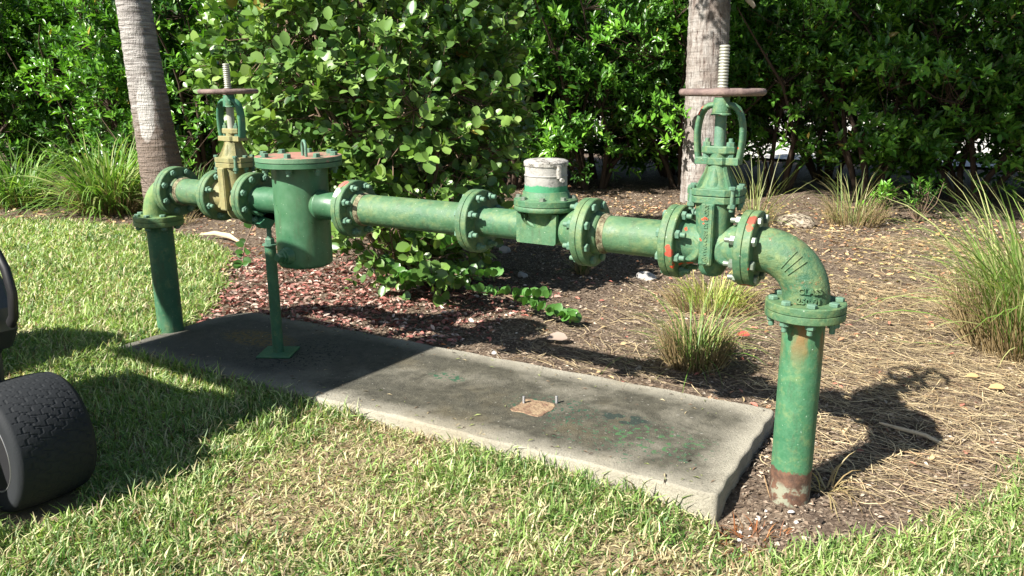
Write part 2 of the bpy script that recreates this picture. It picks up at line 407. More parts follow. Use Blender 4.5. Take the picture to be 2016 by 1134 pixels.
P_TANK = paint('smooth_green_paint', dark=(.022, .092, .048), light=(.068, .158, .075), moss=.0, rust=.0, fade=.5, rough=.36, sc=.5, bmp=.15)
P_LID = paint('red_worn_lid_paint', dark=(.055, .16, .085), light=(.16, .22, .13), moss=.0, rust=.0, red=0, fade=.5, sc=.7, flip=9)
_bc = P_LID.b.inputs['Base Color'].links[0].from_socket
_z = P_LID.sep(P_LID.co())
_k = P_LID.math('ADD', P_LID.noise(16, 7, .75), P_LID.math('MULTIPLY', P_LID.math('GREATER_THAN', _z[2], .1995), .17))
P_LID.color(P_LID.mix(P_LID.ramp(_k, [(.57, 0), (.66, .9)]), _bc, P_LID.mix(P_LID.noise(40, 5), (.33, .10, .075), (.42, .24, .19))))
# the lid's red is dusty, not bright
P_BOLT = paint('bolt_green_paint', dark=(.04, .12, .08), light=(.12, .21, .15), moss=.1, rust=.08, fade=.55, sc=2)
P_BOLT_G = M('galvanised_bolt', .45, .5, .6); P_BOLT_G.color(P_BOLT_G.mix(P_BOLT_G.noise(40), (.14, .19, .14), (.30, .34, .28)))
P_METER = paint('meter_green_paint', dark=(.026, .10, .05), light=(.08, .162, .075), moss=.2, rust=.03, fade=.5, flip=8)
P_RISER = paint('riser_green_paint', dark=(.02, .09, .048), light=(.05, .155, .075), moss=.1, rust=.14, fade=.38, sc=.9, flip=10)
RUSTW = M('rusty_handwheel', .75, .3); RUSTW.color(RUSTW.mix(RUSTW.ramp(RUSTW.noise(30, 6, .7), [(.35, 0), (.65, 1)]), (.095, .065, .06), (.20, .145, .125))); RUSTW.bump(RUSTW.noise(120, 5), .002)
STEEL = M('greased_stem_steel', .5, .5, .25); STEEL.color(STEEL.mix(STEEL.noise(30, 4), (.23, .24, .19), (.42, .42, .35)))
RUSTC = M('rust_crust', .95, .2); RUSTC.color(RUSTC.mix(RUSTC.ramp(RUSTC.noise(45, 6, .75), [(.4, 0), (.6, 1)]), (.25, .24, .15), (.07, .05, .03))); RUSTC.bump(RUSTC.noise(80, 6, .7), .005)

ZP = .77                                  # pipe axis height
T = [-2.357, -2.051, -1.822, -1.238, -.638, -.180, .127, .361]
XL, XR = -2.527, .531
ROOT = empty('pipe_assembly', (-1.0, 0, 0.055))
tag(ROOT, 'green painted water pipework with two handwheel valves and a meter standing over the slab', 'water pipe')
OX, OZ = 1.0, -0.055                      # world -> root offset
def W(x, y, z): return (x + OX, y, z + OZ)
AX = (1, 0, 0); UP = (0, 0, 1)

def hexbolt_mesh(name, mat, plate, stud=.02):
    """axis +Z, centred on the joint: head below, nut and stud above"""
    b = MB(); h = plate
    b.lathe((0, 0, h), UP, [(0, .0135), (.001, .0148), (.001, .0148), (.013, .0148), (.013, .0148), (.0145, .0125)], 6, False)
    b.cyl((0, 0, -h - .004), UP, .0085, 2 * h + .016 + stud, 12, .0015)
    b.lathe((0, 0, -h), (0, 0, -1), [(0, .0145), (.001, .0148), (.009, .0148), (.0108, .0125)], 6, False)
    me = bpy.data.meshes.new(name); me.from_pydata(b.v, [], b.f); me.polygons.foreach_set('use_smooth', b.sm); me.update(); me.materials.append(mat.m)
    return me
BOLT = hexbolt_mesh('flange_bolt', P_BOLT, .025); BOLT_S = hexbolt_mesh('short_bolt', P_BOLT, .025, .006)
BOLT_G = hexbolt_mesh('grey_bolt', P_BOLT_G, .025)

def flange(axis, pos, mat, bolts=BOLT, direction=1, hub=0, R=.1143, rb=.094, nb=8, th=.0235, gap=.0018, skip=(), mat2=None):
    """a bolted pair of plates as one part; its bolts are sub-parts"""
    b = MB(); a = Vector(axis)
    for s in (-1, 1):
        p = Vector(W(*pos)); ax = a * s
        b.lathe(p, ax, [(gap / 2, R - .001), (gap / 2 + .001, R), (gap / 2 + .001, R), (gap / 2 + th * .5, R + .0008), (gap / 2 + th - .0025, R), (gap / 2 + th - .0025, R), (gap / 2 + th, R - .003), (gap / 2 + th, R - .003), (gap / 2 + th, .05)], 56)
        if (hub & 1 and s == 1) or (hub & 2 and s == -1):
            b.lathe(p, ax, [(th, .074), (th + .010, .0715), (th + .020, .069), (th + .023, .064)], 40)
    b.lathe(Vector(W(*pos)) - a * .003, a, [(0, R - .006), (.006, R - .006)], 40)
    o = b.build('flange', mat, ROOT)
    A, u, v = frame(axis)
    q = Vector((0, 0, 1)).rotation_difference(a * direction)
    for k in range(nb):
        if k in skip: continue
        t = 2 * PI * (k + .5) / nb
        p = Vector(W(*pos)) + u * rb * math.cos(t) + v * rb * math.sin(t)
        c = bpy.data.objects.new('bolt', bolts); COL.objects.link(c); c.parent = o; c.location = p
        c.rotation_mode = 'QUATERNION'; c.rotation_quaternion = q @ Vector((0, 0, 1)).rotation_difference(Vector((0, 0, 1)))
        rr = Matrix.Rotation(random.random() * 2, 4, 'Z').to_quaternion(); c.rotation_quaternion = q @ rr
    return o
flange(AX, (T[0], 0, ZP), P_FLG, BOLT_S, 1, hub=1)
flange(AX, (T[1], 0, ZP), P_FLG, BOLT, 1, hub=2)
flange(AX, (T[2], 0, ZP), P_FLG, BOLT_S, 1)
flange(AX, (T[3], 0, ZP), P_FLG_S, BOLT, 1, hub=1)['label'] = 'flange with a faded red and white streak on its upper left edge'
flange(AX, (T[4], 0, ZP), P_FLG, BOLT, 1)
flange(AX, (T[5], 0, ZP), P_FLG, BOLT, -1, hub=1)
flange(AX, (T[6], 0, ZP), P_FLG_R, BOLT, 1)['label'] = 'flange with bright red paint chips beside the right valve'
flange(AX, (T[7], 0, ZP), P_FLG_R, BOLT_G, -1)
flange(UP, (XL, 0, ZP - .152), P_ELB_L, BOLT_S, -1)
flange(UP, (XR, 0, ZP - .163), P_FLG, BOLT, -1)

def pipe(x0, x1, r=.061, mat=P_MID, name='pipe_spool'):
    b = MB(); n = 24
    b.lathe(W(x0, 0, ZP), AX, [((x1 - x0) * i / n, r) for i in range(n + 1)], 44); return b.build(name, mat, ROOT)
pipe(T[0] + .02, T[1] - .02); pipe(T[3] + .02, T[4] - .02); pipe(T[5] + .02, T[6] - .02)
# caulk rings
for (x, rr) in ((T[0] + .048, .066), (T[3] + .048, .066), (T[5] + .052, .067)):
    b = MB(); pts = []
    b.lathe(W(x, 0, ZP), AX, [(0, rr), (.003, rr + .001), (.007, rr), (.011, rr - .003), (.02, .0622)], 40); b.build('thread_crust', RUSTC, ROOT)
def elbow(xr, s, mat, zf):
    """from the horizontal run down to the riser flange; s=+1 bends on the +x side"""
    pts = []; R = .135
    xs = xr - s * .165
    for i in range(4): pts.append(W(xs + s * (.165 - R) * i / 4, 0, ZP))
    for i in range(15):
        a = PI / 2 * i / 14; pts.append(W(xr - s * R + s * R * math.sin(a), 0, ZP - R + R * math.cos(a)))
    pts.append(W(xr, 0, zf))
    b = MB(); b.tube(pts, .0675, 44, True, up=(0, 1, 0)); return b.build('elbow', mat, ROOT)
EL = elbow(XL, -1, P_ELB_L, ZP - .152); ER = elbow(XR, 1, P_ELB_R, ZP - .163)
EL['label'] = 'moss covered elbow'; ER['label'] = 'blistered elbow with raised casting letters'

def riser(x, ztop, zbot, label):
    m = M('riser_' + ('rust_foot' if x > 0 else 'plain'), .5, .45)
    b = MB(); n = 26
    b.lathe(W(x, 0, zbot), UP, [((ztop - zbot) * i / n, .061) for i in range(n + 1)], 48)
    return b.build('riser_pipe', P_RISER if x < 0 else RIS_R, ROOT)
def riser_mat():
    m = paint('riser_green_paint_rusty_foot', dark=(.028, .115, .055), light=(.062, .185, .088), moss=.14, rust=.1, fade=.42, sc=1.2, flip=12, bmp=.6)
    bc = m.b.inputs['Base Color'].links[0].from_socket
    z = m.sep(m.co())[2]
    nn = m.noise(14, 6, .7)
    foot = m.math('ADD', z, m.math('MULTIPLY', m.math('SUBTRACT', nn, .5), .07))     # root z 0 = slab top
    f1 = m.ramp(m.math('ADD', m.math('MULTIPLY', foot, 4), .5), [(.665, 1), (.68, 0)])
    rustc = m.mix(m.ramp(m.noise(25, 5, .7), [(.4, 0), (.6, 1)]), (.065, .038, .027), (.15, .08, .05))
    c = m.mix(f1, bc, rustc)
    f2 = m.math('MULTIPLY', m.ramp(m.math('ADD', m.math('MULTIPLY', foot, 4), .5), [(.48, 1), (.56, 0)]), m.ramp(m.noise(34, 4), [(.48, 0), (.56, 1)]))
    c = m.mix(m.math('MULTIPLY', f2, .8), c, (.24, .26, .19))
    # rust run below the flange
    top = m.math('MULTIPLY', m.ramp(z, [(.36, 0), (.50, 1)]), m.ramp(m.noise(14, 4, .6, vec=m.mapped(loc=(3.3, 1, 0), scale=(1, 1, .3))), [(.48, 0), (.58, .9)]))
    c = m.mix(top, c, (.22, .10, .035))
    m.color(c); return m
RIS_R = riser_mat()
riser(XL, ZP - .175, -.03, ''); riser(XR, ZP - .186, -.05, '')
tg = MB(); 
# lettering -----------------------------------------------------------
def text_mesh(txt, size, depth, spacing=1.0):
    cu = bpy.data.curves.new('t', 'FONT'); cu.body = txt; cu.size = size; cu.extrude = depth; cu.align_x = 'CENTER'; cu.align_y = 'CENTER'; cu.space_character = spacing; cu.bevel_depth = depth * .3
    o = bpy.data.objects.new('t', cu); COL.objects.link(o)
    me = bpy.data.meshes.new_from_object(o.evaluated_get(bpy.context.evaluated_depsgraph_get())); bpy.data.objects.remove(o)
    v = [p.co.copy() for p in me.vertices]; f = [tuple(p.vertices) for p in me.polygons]; return v, f
def wrap_text(txt, size, cx, cz, ang, R, parent, mat):
    v, f = text_mesh(txt, size, .0035); V = []
    for p in v:
        a = ang + p.x / R; r = R + p.z; V.append(W(cx + r * math.sin(a), -r * math.cos(a), cz + p.y))
    b = MB(); b.add(V, f); return b.build('casting_letters', mat, parent)
wrap_text('CLASS', .024, XR, .672, .36, .0675, ER, P_ELB_R)
wrap_text('250-91', .024, XR, .643, .33, .0675, ER, P_ELB_R)
# raised marks on the elbow shoulder
b = MB()
cth = [(a_, PI / 2 * a_) for a_ in (.38, .5)]
for k in range(3):
    pp = []
    for i in range(9):
        ph = math.radians(-62 + 7 * i); a_ = PI / 2 * (.40 + .07 * k); cx_ = XR - .135; R = .135
        c0 = Vector((cx_ + R * math.sin(a_), 0, ZP - R + R * math.cos(a_))); rad = Vector((math.sin(a_), 0, math.cos(a_)))
        e = rad * math.sin(ph + .9) + Vector((0, -1, 0)) * math.cos(ph + .9)
        pp.append(W(*(c0 + e * .0685)))
    b.tube(pp, .0022, 6)
b.build('casting_mark', P_ELB_R, ER)
vv_, ff_ = text_mesh('NSF', .026, .003)
b = MB(); V = []
for p in vv_:
    a_ = p.y / .068 + .35; r = .0675 + p.z; V.append(W(.425 + p.x, -r * math.cos(a_), ZP + r * math.sin(a_)))

# ------------------------------------------------------------------ gate valves
def valve(xc, mat, mat_y, mat_b, label, lettering):
    """z values are heights above the pipe axis"""
    V0 = empty('gate_valve', W(xc, 0, ZP)); V0.parent = ROOT; V0['label'] = label
    b = MB()
    # wedge shaped body: elliptical rings narrowing to the bottom
    prof = [(-.098, .018), (-.092, .032), (-.075, .043), (-.04, .0485), (0, .052), (.06, .0565), (.12, .060), (.137, .061)]
    b.lathe((0, 0, 0), UP, prof, 40, True, sx=1.18, sy=.95) if False else None
    Vv = []; F = []; seg = 44
    for (z, r) in prof:
        for i in range(seg):
            t = 2 * PI * i / seg; c, s_ = math.cos(t), math.sin(t); q = (abs(c) ** 2.8 + abs(s_) ** 2.8) ** (-1 / 2.8)
            Vv.append((r * .93 * q * c, r * 1.02 * q * s_, z))
    for k in range(len(prof) - 1):
        for i in range(seg):
            j = (i + 1) % seg; F.append((k * seg + i, k * seg + j, (k + 1) * seg + j, (k + 1) * seg + i))
    b.add(Vv, F, True); b.add(Vv[:seg], [tuple(range(seg))[::-1]])
    # waterway through the body with flared hubs
    for s in (-1, 1):
        b.lathe((0, 0, 0), (s, 0, 0), [(0, .060), (.04, .062), (.062, .066), (.082, .074), (.093, .082)], 40)
        # ear pads seen beside the body
        b.lathe((s * .055, -.032, -.01), (s * .25, -1, 0), [(0, .045), (.022, .042), (.026, .036)], 24)
    # ribs front and back
    for s in (-1, 1):
        b.box((0, s * .062, .042), (.040, .038, .188), ch=.003)
        b.box((0, s * .0815, .042), (.032, .003, .176))
    b.build('body', mat, V0)
    # bonnet flange pair (chamfered plate)
    def plate(hx, hy, z0, z1, name, mt, chx=.035):
        pts = [(-hx + chx, -hy), (hx - chx, -hy), (hx, -hy + chx), (hx, hy - chx), (hx - chx, hy), (-hx + chx, hy), (-hx, hy - chx), (-hx, -hy + chx)]
        b = MB(); b.prism(pts, z0, z1, ch=.002); return b.build(name, mt, V0)
    o = plate(.080, .067, .134, .1545, 'body_flange', mat)
    o = plate(.081, .068, .1565, .1775, 'bonnet_flange', mat)
    for (x, y) in ((-.062, -.047), (.062, -.047), (-.062, .047), (.062, .047), (0, .054), (-.072, 0), (.072, 0)):
        b = MB(); b.lathe((x, y, .1775), UP, [(0, .011), (.008, .011), (.009, .0095)], 6, False)
        b.lathe((x, y, .134), (0, 0, -1), [(0, .0125), (.011, .0125), (.012, .011)], 6, False); b.cyl((x, y, .112), UP, .007, .07, 10)
        b.build('bolt', P_BOLT, o)
    # bonnet
    b = MB()
    b.lathe((0, 0, .176), UP, [(0, .058), (.008, .050), (.03, .042), (.055, .034), (.072, .031)], 36, True, sx=1.0, sy=.95)
    for k in range(4):
        a_ = PI / 4 + k * PI / 2 + (.15 if k % 2 else -.15)
        dx, dy = math.cos(a_), math.sin(a_)
        Mx = Matrix(((dx, 0, -dy), (dy, 0, dx), (0, 1, 0)))
        b.prism([(.0, 0), (.066, 0), (.040, .05), (.034, .070), (0, .07)], -.005, .005, Mx, (0, 0, .177))
    b.lathe((0, -.030, .176), UP, [(0, .024), (.02, .021), (.05, .010), (.06, .004)], 16)
    b.build('bonnet', mat, V0)
    # yoke plate
    b = MB(); hx, hy = .066, .024
    b.prism([(-hx, -hy), (-.03, -hy), (-.022, -.034), (.022, -.034), (.03, -hy), (hx, -hy), (hx, hy), (.03, hy), (.022, .034), (-.022, .034), (-.03, hy), (-hx, hy)], .247, .268, ch=.002)
    b.build('yoke_plate', mat_b, V0)
    # gland follower with two eye bolts
    b = MB(); b.prism([(-.05, -.012), (-.03, -.026), (.03, -.026), (.05, -.012), (.05, .012), (.03, .026), (-.03, .026), (-.05, .012)], .279, .301, ch=.003)
    b.cyl((0, 0, .264), UP, .026, .02, 24); g_ = b.build('gland', mat_b, V0)
    for s in (-1, 1):
        b = MB(); b.cyl((s * .036, -.004, .262), UP, .0065, .062, 10, .001); b.lathe((s * .036, -.004, .301), UP, [(0, .0125), (.011, .0125), (.012, .011)], 6, False)
        b.lathe((s * .036, -.004, .268), UP, [(0, .0125), (.010, .0125)], 6, False); b.build('bolt', P_BOLT, g_)
    # yoke: two flat arms curving in to the hub
    b = MB()
    for s in (-1, 1):
        pts = [(s * .062, .262), (s * .0665, .29), (s * .069, .32), (s * .069, .345), (s * .066, .37), (s * .060, .393), (s * .050, .410), (s * .036, .419), (s * .018, .421)]
        pts = [(x, 0, z) for x, z in pts]
        b.tube(pts, .0095, 14, True, up=(0, 1, 0), sx=2.0)
    b.lathe((0, 0, .398), UP, [(0, .0245), (.002, .0265), (.002, .0265), (.024, .0265), (.040, .023), (.046, .022)], 28)
    b.lathe((0, 0, .392), UP, [(0, .030), (.004, .030), (.007, .026)], 28)
    b.build('yoke', mat_y, V0)
    b = MB(); b.cyl((0, 0, .29), UP, .0165, .105, 24); b.build('sleeve', P_BOLT if xc > 0 else STEEL, V0)
    # handwheel
    b = MB(); b.torus((0, 0, .458), UP, .116, .0105, 64, 12)
    for k in range(4):
        a_ = k * PI / 2 + .4
        b.tube([(.018 * math.cos(a_), .018 * math.sin(a_), .459), (.07 * math.cos(a_), .07 * math.sin(a_), .455), (.115 * math.cos(a_), .115 * math.sin(a_), .457)], .008, 10, sx=1.3)
    b.lathe((0, 0, .444), UP, [(0, .024), (.022, .024), (.024, .021), (.027, .021)], 24)
    b.build('handwheel', RUSTW, V0)
    # threaded stem
    b = MB(); pr = []; z = 0; L = .115 if xc > 0 else .105
    while z < L:
        pr += [(z, .0115), (z + .0022, .0150), (z + .0062, .0152), (z + .0085, .0115)]; z += .0088
    b.lathe((0, 0, .469), UP, pr, 24); b.build('stem', STEEL, V0)
    return V0
vr = valve(T[6] + .117, P_VAL_R, P_VAL_R, P_VAL_R, 'right hand green gate valve with red paint chips', True)
vl = valve(T[1] + .1145, P_VAL_L, P_VAL_LG, P_VAL_L, 'left hand gate valve with cream coloured body', False)
v, f = text_mesh('AWWA C509 DI EPOXY', .0165, .0018)
b = MB(); b.add([(-p.y, -.0832 - p.z, .048 + p.x) for p in v], f)
b.torus((0, -.0832, -.036), (0, 1, 0), .0095, .0013, 20, 6)
for i in range(3):
    a0, a1 = PI / 2 + i * 2 * PI / 3, PI / 2 + (i + 1) * 2 * PI / 3
    b.tube([(.0085 * math.cos(a0), -.0835, -.036 + .0085 * math.sin(a0)), (.0085 * math.cos(a1), -.0835, -.036 + .0085 * math.sin(a1))], .0011, 5)
b.build('casting_letters', P_VAL_R, vr)

# ------------------------------------------------------------------ strainer
SXc = -1.535
S0 = empty('strainer', W(SXc, 0, ZP)); S0.parent = ROOT; S0['label'] = 'tall green strainer tank with worn red bolted lid'
b = MB()
b.lathe((0, 0, -.262), UP, [(0, .104), (.001, .106), (.008, .112), (.016, .1145), (.05, .1145), (.2, .1145), (.3, .1145), (.42, .1145)], 64)
b.lathe((0, 0, .158), UP, [(0, .115), (0, .174), (.001, .176), (.001, .176), (.019, .176), (.019, .176), (.020, .175)], 64)
b.build('tank', P_TANK, S0)
b = MB(); L0 = T[2] - SXc + .02; b.lathe((L0, 0, 0), AX, [(0, .064), (.006, .057), (.02, .0555), (-L0 - .09, .0555)], 40)
b.build('inlet_neck', P_TANK, S0)
b = MB(); L1 = T[3] - SXc - .02; b.lathe((.09, 0, 0), AX, [(0, .058), (.024, .060), (.026, .063), (.033, .063), (.036, .0575), (L1 - .09, .0575)], 40)
b.build('outlet_neck', P_TANK, S0)
b = MB(); b.lathe((0, 0, .1805), UP, [(0, .175), (.001, .177), (.001, .177), (.018, .177), (.018, .177), (.020, .175)], 72)
b.lathe((0, 0, .1775), UP, [(0, .16), (.004, .16)], 40)
lid = b.build('lid', P_LID, S0); lid['label'] = 'round lid worn to dull red'
for k in range(8):
    t = 2 * PI * (k + .5) / 8 + .12; x, y = .149 * math.cos(t), .149 * math.sin(t)
    b = MB(); b.lathe((x, y, .2005), UP, [(0, .019), (.002, .019)], 20); b.lathe((x, y, .2025), UP, [(0, .0155), (.013, .0155), (.0145, .0135)], 6, False, phase=k)
    b.lathe((x, y, .158), (0, 0, -1), [(0, .0165), (.002, .0165)], 16); b.lathe((x, y, .156), (0, 0, -1), [(0, .0145), (.014, .0145)], 6, False, phase=k); b.cyl((x, y, .128), UP, .009, .08, 10)
    b.build('bolt', P_BOLT, lid)
b = MB(); hp = []
for i in range(13):
    a_ = PI * i / 12; hp.append((.055 + .029 * math.cos(a_) * .85, -.02 - .029 * math.cos(a_) * .5, .235 + .028 * math.sin(a_)))
hp = [(hp[0][0], hp[0][1], .198)] + hp + [(hp[-1][0], hp[-1][1], .198)]
b.tube(hp, .0062, 12); b.build('lid_handle', P_BOLT, S0)
b = MB(); dd = Vector((.0, -1, 0)); p = Vector((.012, -.105, -.205))
b.lathe(p, dd, [(0, .040), (.008, .037), (.012, .033), (.028, .033), (.030, .030)], 30)
b.lathe(p + dd * .028, dd, [(0, .026), (.010, .026), (.012, .022)], 8, False)
b.box(p + dd * .051, (.030, .026, .030), R=Matrix.Rotation(.5, 3, 'Y'), ch=.002)
b.build('drain_plug', P_TANK, S0)

# ------------------------------------------------------------------ support post
PX, PY = -1.775, .022
S1 = empty('support_post', W(PX, PY, .055)); S1.parent = ROOT
b = MB(); b.cyl((0, 0, .008), UP, .0245, .50, 28); b.build('post_tube', P_RISER, S1)
b = MB(); b.box((0, 0, .0055), (.155, .155, .009), .5, ch=.002); b.build('base_plate', P_RISER, S1)
b = MB(); b.cyl((0, 0, .508), UP, .034, .006, 24); b.lathe((0, 0, .516), UP, [(0, .021), (.02, .021), (.024, .018)], 6, False); b.cyl((0, 0, .51), UP, .011, .085, 14)
b.build('levelling_nut', P_BOLT, S1)
b = MB(); pts = [(-.062 * math.sin(a_), .052 - .062 * math.cos(a_) - .012) for a_ in np.linspace(-1.1, 1.1, 13)] + [(.045, -.045), (.02, -.07), (-.02, -.07), (-.045, -.045)]
Mx = Matrix(((0, 0, 1), (1, 0, 0), (0, 1, 0))); b.prism(pts, -.022, .022, Mx, (0, -PY, .66)); b.build('saddle', P_VAL_LG, S1)

# ------------------------------------------------------------------ meter
XM = -.353
M0 = empty('water_meter', W(XM, 0, ZP)); M0.parent = ROOT; M0['label'] = 'meter body with grey white register can on top'
b = MB(); xa, xb = T[4] - XM + .02, T[5] - XM - .02
b.lathe((xa, 0, 0), AX, [(0, .060), (.004, .056), (.03, .053), (.10, .053), (.20, .053), (.30, .054), (.345, .058), (.375, .070), (xb - xa - .012, .086), (xb - xa, .088)], 48)
b.lathe((0, 0, -.045), UP, [(0, .050), (.04, .053), (.08, .057), (.098, .066), (.106, .088), (.112, .104)], 52)
# flat front panel with a scooped upper edge
pts = [(-.074, -.046), (.070, -.046), (.076, -.040), (.078, .058), (.062, .058)]
pts += [(.060 * math.cos(a_) + .0, .052 - .044 * math.sin(a_)) for a_ in np.linspace(.12, PI - .12, 17)] + [(-.062, .058), (-.078, .058), (-.078, -.040)]
Mx = Matrix(((1, 0, 0), (0, 0, -1), (0, 1, 0)))
b.prism(pts, .05, .068, Mx, (0, 0, 0)); b.prism([(p[0] * .985, p[1]) for p in pts], -.068, -.05, Mx)
b.box((-.062, 0, .01), (.02, .11, .08)); b.box((.064, 0, .01), (.02, .11, .08))
b.build('meter_body', P_METER, M0)
b = MB()
b.lathe((0, 0, .064), UP, [(0, .104), (0, .107), (.003, .1095), (.016, .1095), (.018, .107)], 60)
b.lathe((0, 0, .083), UP, [(0, .109), (.001, .1105), (.001, .1105), (.018, .1105), (.018, .1105), (.021, .107), (.024, .082), (.045, .079), (.047, .077)], 60)
mf = b.build('meter_flange', P_METER, M0)
for k in range(8):
    t = 2 * PI * (k + .5) / 8; x, y = .095 * math.cos(t), .095 * math.sin(t)
    b = MB(); b.lathe((x, y, .1045), UP, [(0, .013), (.0015, .013)], 16); b.lathe((x, y, .106), UP, [(0, .010), (.008, .010), (.009, .0085)], 6, False, phase=k); b.build('bolt', P_BOLT_G, mf)
REG = M('chalky_register_paint', .85, .25)
z = REG.sep(REG.co())[2]; nn = REG.noise(16, 5, .7)
c = REG.mix(REG.ramp(REG.noise(9, 6, .6), [(.35, 0), (.7, 1)]), (.24, .235, .215), (.42, .41, .38))
c = REG.mix(REG.ramp(REG.noise(24, 7, .85, vec=REG.mapped(loc=(2, 5.5, 3))), [(.50, 0), (.66, .85)]), c, (.05, .05, .045))
gz = REG.math('ADD', z, REG.math('MULTIPLY', REG.math('SUBTRACT', nn, .5), .03))
c = REG.mix(REG.ramp(gz, [(.149, 1), (.152, 0)]), c, (.05, .22, .11))
REG.color(c); REG.bump(REG.noise(60, 5), .002)
b = MB(); b.lathe((0, 0, .128), UP, [(0, .0735), (.052, .0725), (.052, .0725), (.053, .0745), (.056, .0745), (.057, .0720), (.057, .072), (.088, .0722)], 56)
rc = b.build('register_can', REG, M0)
LIDM = M('lichen_white_lid', .95, .2); LIDM.color(LIDM.mix(LIDM.ramp(LIDM.noise(28, 7, .8), [(.45, 0), (.62, 1)]), (.42, .405, .37), (.07, .065, .055))); LIDM.bump(LIDM.noise(45, 6, .7), .006)
b = MB(); b.lathe((0, 0, .215), UP, [(0, .0755), (.012, .0765), (.012, .0765), (.016, .0745), (.020, .065), (.023, .03), (.023, .005)], 56)
b.box((.0745 * .9, -.0745 * .45, .198), (.020, .012, .045), -.45, ch=.002); b.cyl((.079, -.036, .172), (.8, -.5, 0), .007, .01, 12)
b.build('register_lid', LIDM, M0)

# ------------------------------------------------------------------ leaf tools
def leaf_template(kind):
    if kind == 'round': ts = [0, .18, .5, .82, 1]; ws = [.02, .34, .5, .38, .05]
    elif kind == 'lance': ts = [0, .3, .62, 1]; ws = [.02, .40, .42, .0]
    else: ts = [0, .45, 1]; ws = [.03, .5, .0]
    V = []; F = []
    for i, (t, w_) in enumerate(zip(ts, ws)):
        up = abs(w_) * .30; dr = -.10 * t * t
        V += [(-w_, t, up + dr), (0, t, dr), (w_, t, up + dr)]
    for i in range(len(ts) - 1):
        a_ = i * 3; F += [(a_, a_ + 1, a_ + 4, a_ + 3), (a_ + 1, a_ + 2, a_ + 5, a_ + 4)]
    return np.array(V, float), np.array(F)
def leaves(P, D, Nn, L, Wd, kind, col):
    """P base points, D leaf direction, Nn approx normal, L lengths, Wd widths"""
    TV, TF = leaf_template(kind); n = len(P)
    D = D / np.linalg.norm(D, axis=1)[:, None]; X = np.cross(D, Nn); X /= np.linalg.norm(X, axis=1)[:, None] + 1e-9; Z = np.cross(X, D)
    V = P[:, None, :] + X[:, None, :] * (TV[None, :, 0, None] * Wd[:, None, None]) + D[:, None, :] * (TV[None, :, 1, None] * L[:, None, None]) + Z[:, None, :] * (TV[None, :, 2, None] * L[:, None, None] * .8)
    F = TF[None] + (np.arange(n) * len(TV))[:, None, None]
    C = np.repeat(col, len(TV), axis=0)
    return V.reshape(-1, 3), F.reshape(-1, 4), C
def sprays(C, A, nper, tw, L0, ratio, cols, r, kind, up=.35, dead=.0):
    """leaf sprays: twig from C along A with nper leaves; returns leaf arrays and twig segments"""
    n = len(C); A = A / np.linalg.norm(A, axis=1)[:, None]
    k = np.tile(np.arange(nper), n); idx = np.repeat(np.arange(n), nper)
    t = (k + 1) / nper * (.85 + .3 * r.random(len(k)))
    a = A[idx]; base = C[idx] + a * (t * tw[idx])[:, None]
    ref = np.array([0, 0, 1.]) + .001; s = np.cross(a, ref); s /= np.linalg.norm(s, axis=1)[:, None] + 1e-9; u = np.cross(s, a)
    ph = k * 2.4 + np.repeat(r.random(n) * 6.28, nper) + r.normal(0, .3, len(k))
    out = s * np.cos(ph)[:, None] + u * np.sin(ph)[:, None]
    D = out * 1.0 + a * (.55 + .5 * t)[:, None] + np.array([0, 0, up]) + r.normal(0, .15, (len(k), 3))
    Nn = np.array([0, 0, 1.]) * .9 + a * .6 - out * .3 + r.normal(0, .35, (len(k), 3))
    L = L0 * (.5 + .75 * r.random(len(k))) * (1 - .15 * t); Wd = L * ratio * (.85 + .3 * r.random(len(k)))
    ci = np.clip((np.repeat(r.random(n), nper) * .7 + r.random(len(k)) * .3), 0, .999)
    cols = np.asarray(cols); f = ci * (len(cols) - 1); i0 = f.astype(int); fr = (f - i0)[:, None]
    col = cols[i0] * (1 - fr) + cols[i0 + 1] * fr
    col = col * (.75 + .5 * r.random((len(k), 1)))
    dd_ = r.random(len(k)) < dead; col[dd_] = np.array([.30, .23, .05]) * (.6 + .8 * r.random((dd_.sum(), 1)))
    return leaves(base, D, Nn, L, Wd, kind, col)
def twigs(C, E, r0_, r1_, r, bend=.15):
    """three sided twigs from C to E with a middle bend"""
    n = len(C); Mid = (C + E) / 2 + r.normal(0, 1, (n, 3)) * bend * np.linalg.norm(E - C, axis=1)[:, None] * .5
    V = []; a = E - C; s = np.cross(a, [0.3, .2, 1.]); s /= np.linalg.norm(s, axis=1)[:, None] + 1e-9; u = np.cross(a, s); u /= np.linalg.norm(u, axis=1)[:, None] + 1e-9
    for P, rr in ((C, r0_), (Mid, (r0_ + r1_) / 2), (E, r1_)):
        for k in range(3):
            an = 2 * PI * k / 3; V.append(P + (s * math.cos(an) + u * math.sin(an)) * (rr if np.ndim(rr) == 0 else rr[:, None]))
    V = np.stack(V, 1); F = []
    for q in range(2):
        for k in range(3): F.append((q * 3 + k, q * 3 + (k + 1) % 3, q * 3 + 3 + (k + 1) % 3, q * 3 + 3 + k))
    F = np.array(F)[None] + (np.arange(n) * 9)[:, None, None]
    return V.reshape(-1, 3), F.reshape(-1, 4)
def leaf_mat(name, gloss=.35, tr=.35, boost=(1.6, 1.9, .6)):
    m = M(name, gloss, .5); c = m.attr('col')
    m.color(c); m.b.inputs['Specular IOR Level'].default_value = .5
    tcol = m.mix(1.0, c, boost, 'MULTIPLY'); m.translucent(tcol, tr); return m
LM_H = leaf_mat('glossy_hedge_leaf', .33, .2); LM_B = leaf_mat('round_bush_leaf', .36, .2, (1.4, 1.6, .6)); GM = leaf_mat('grass_blade', .5, .35, (1.3, 1.5, .7))
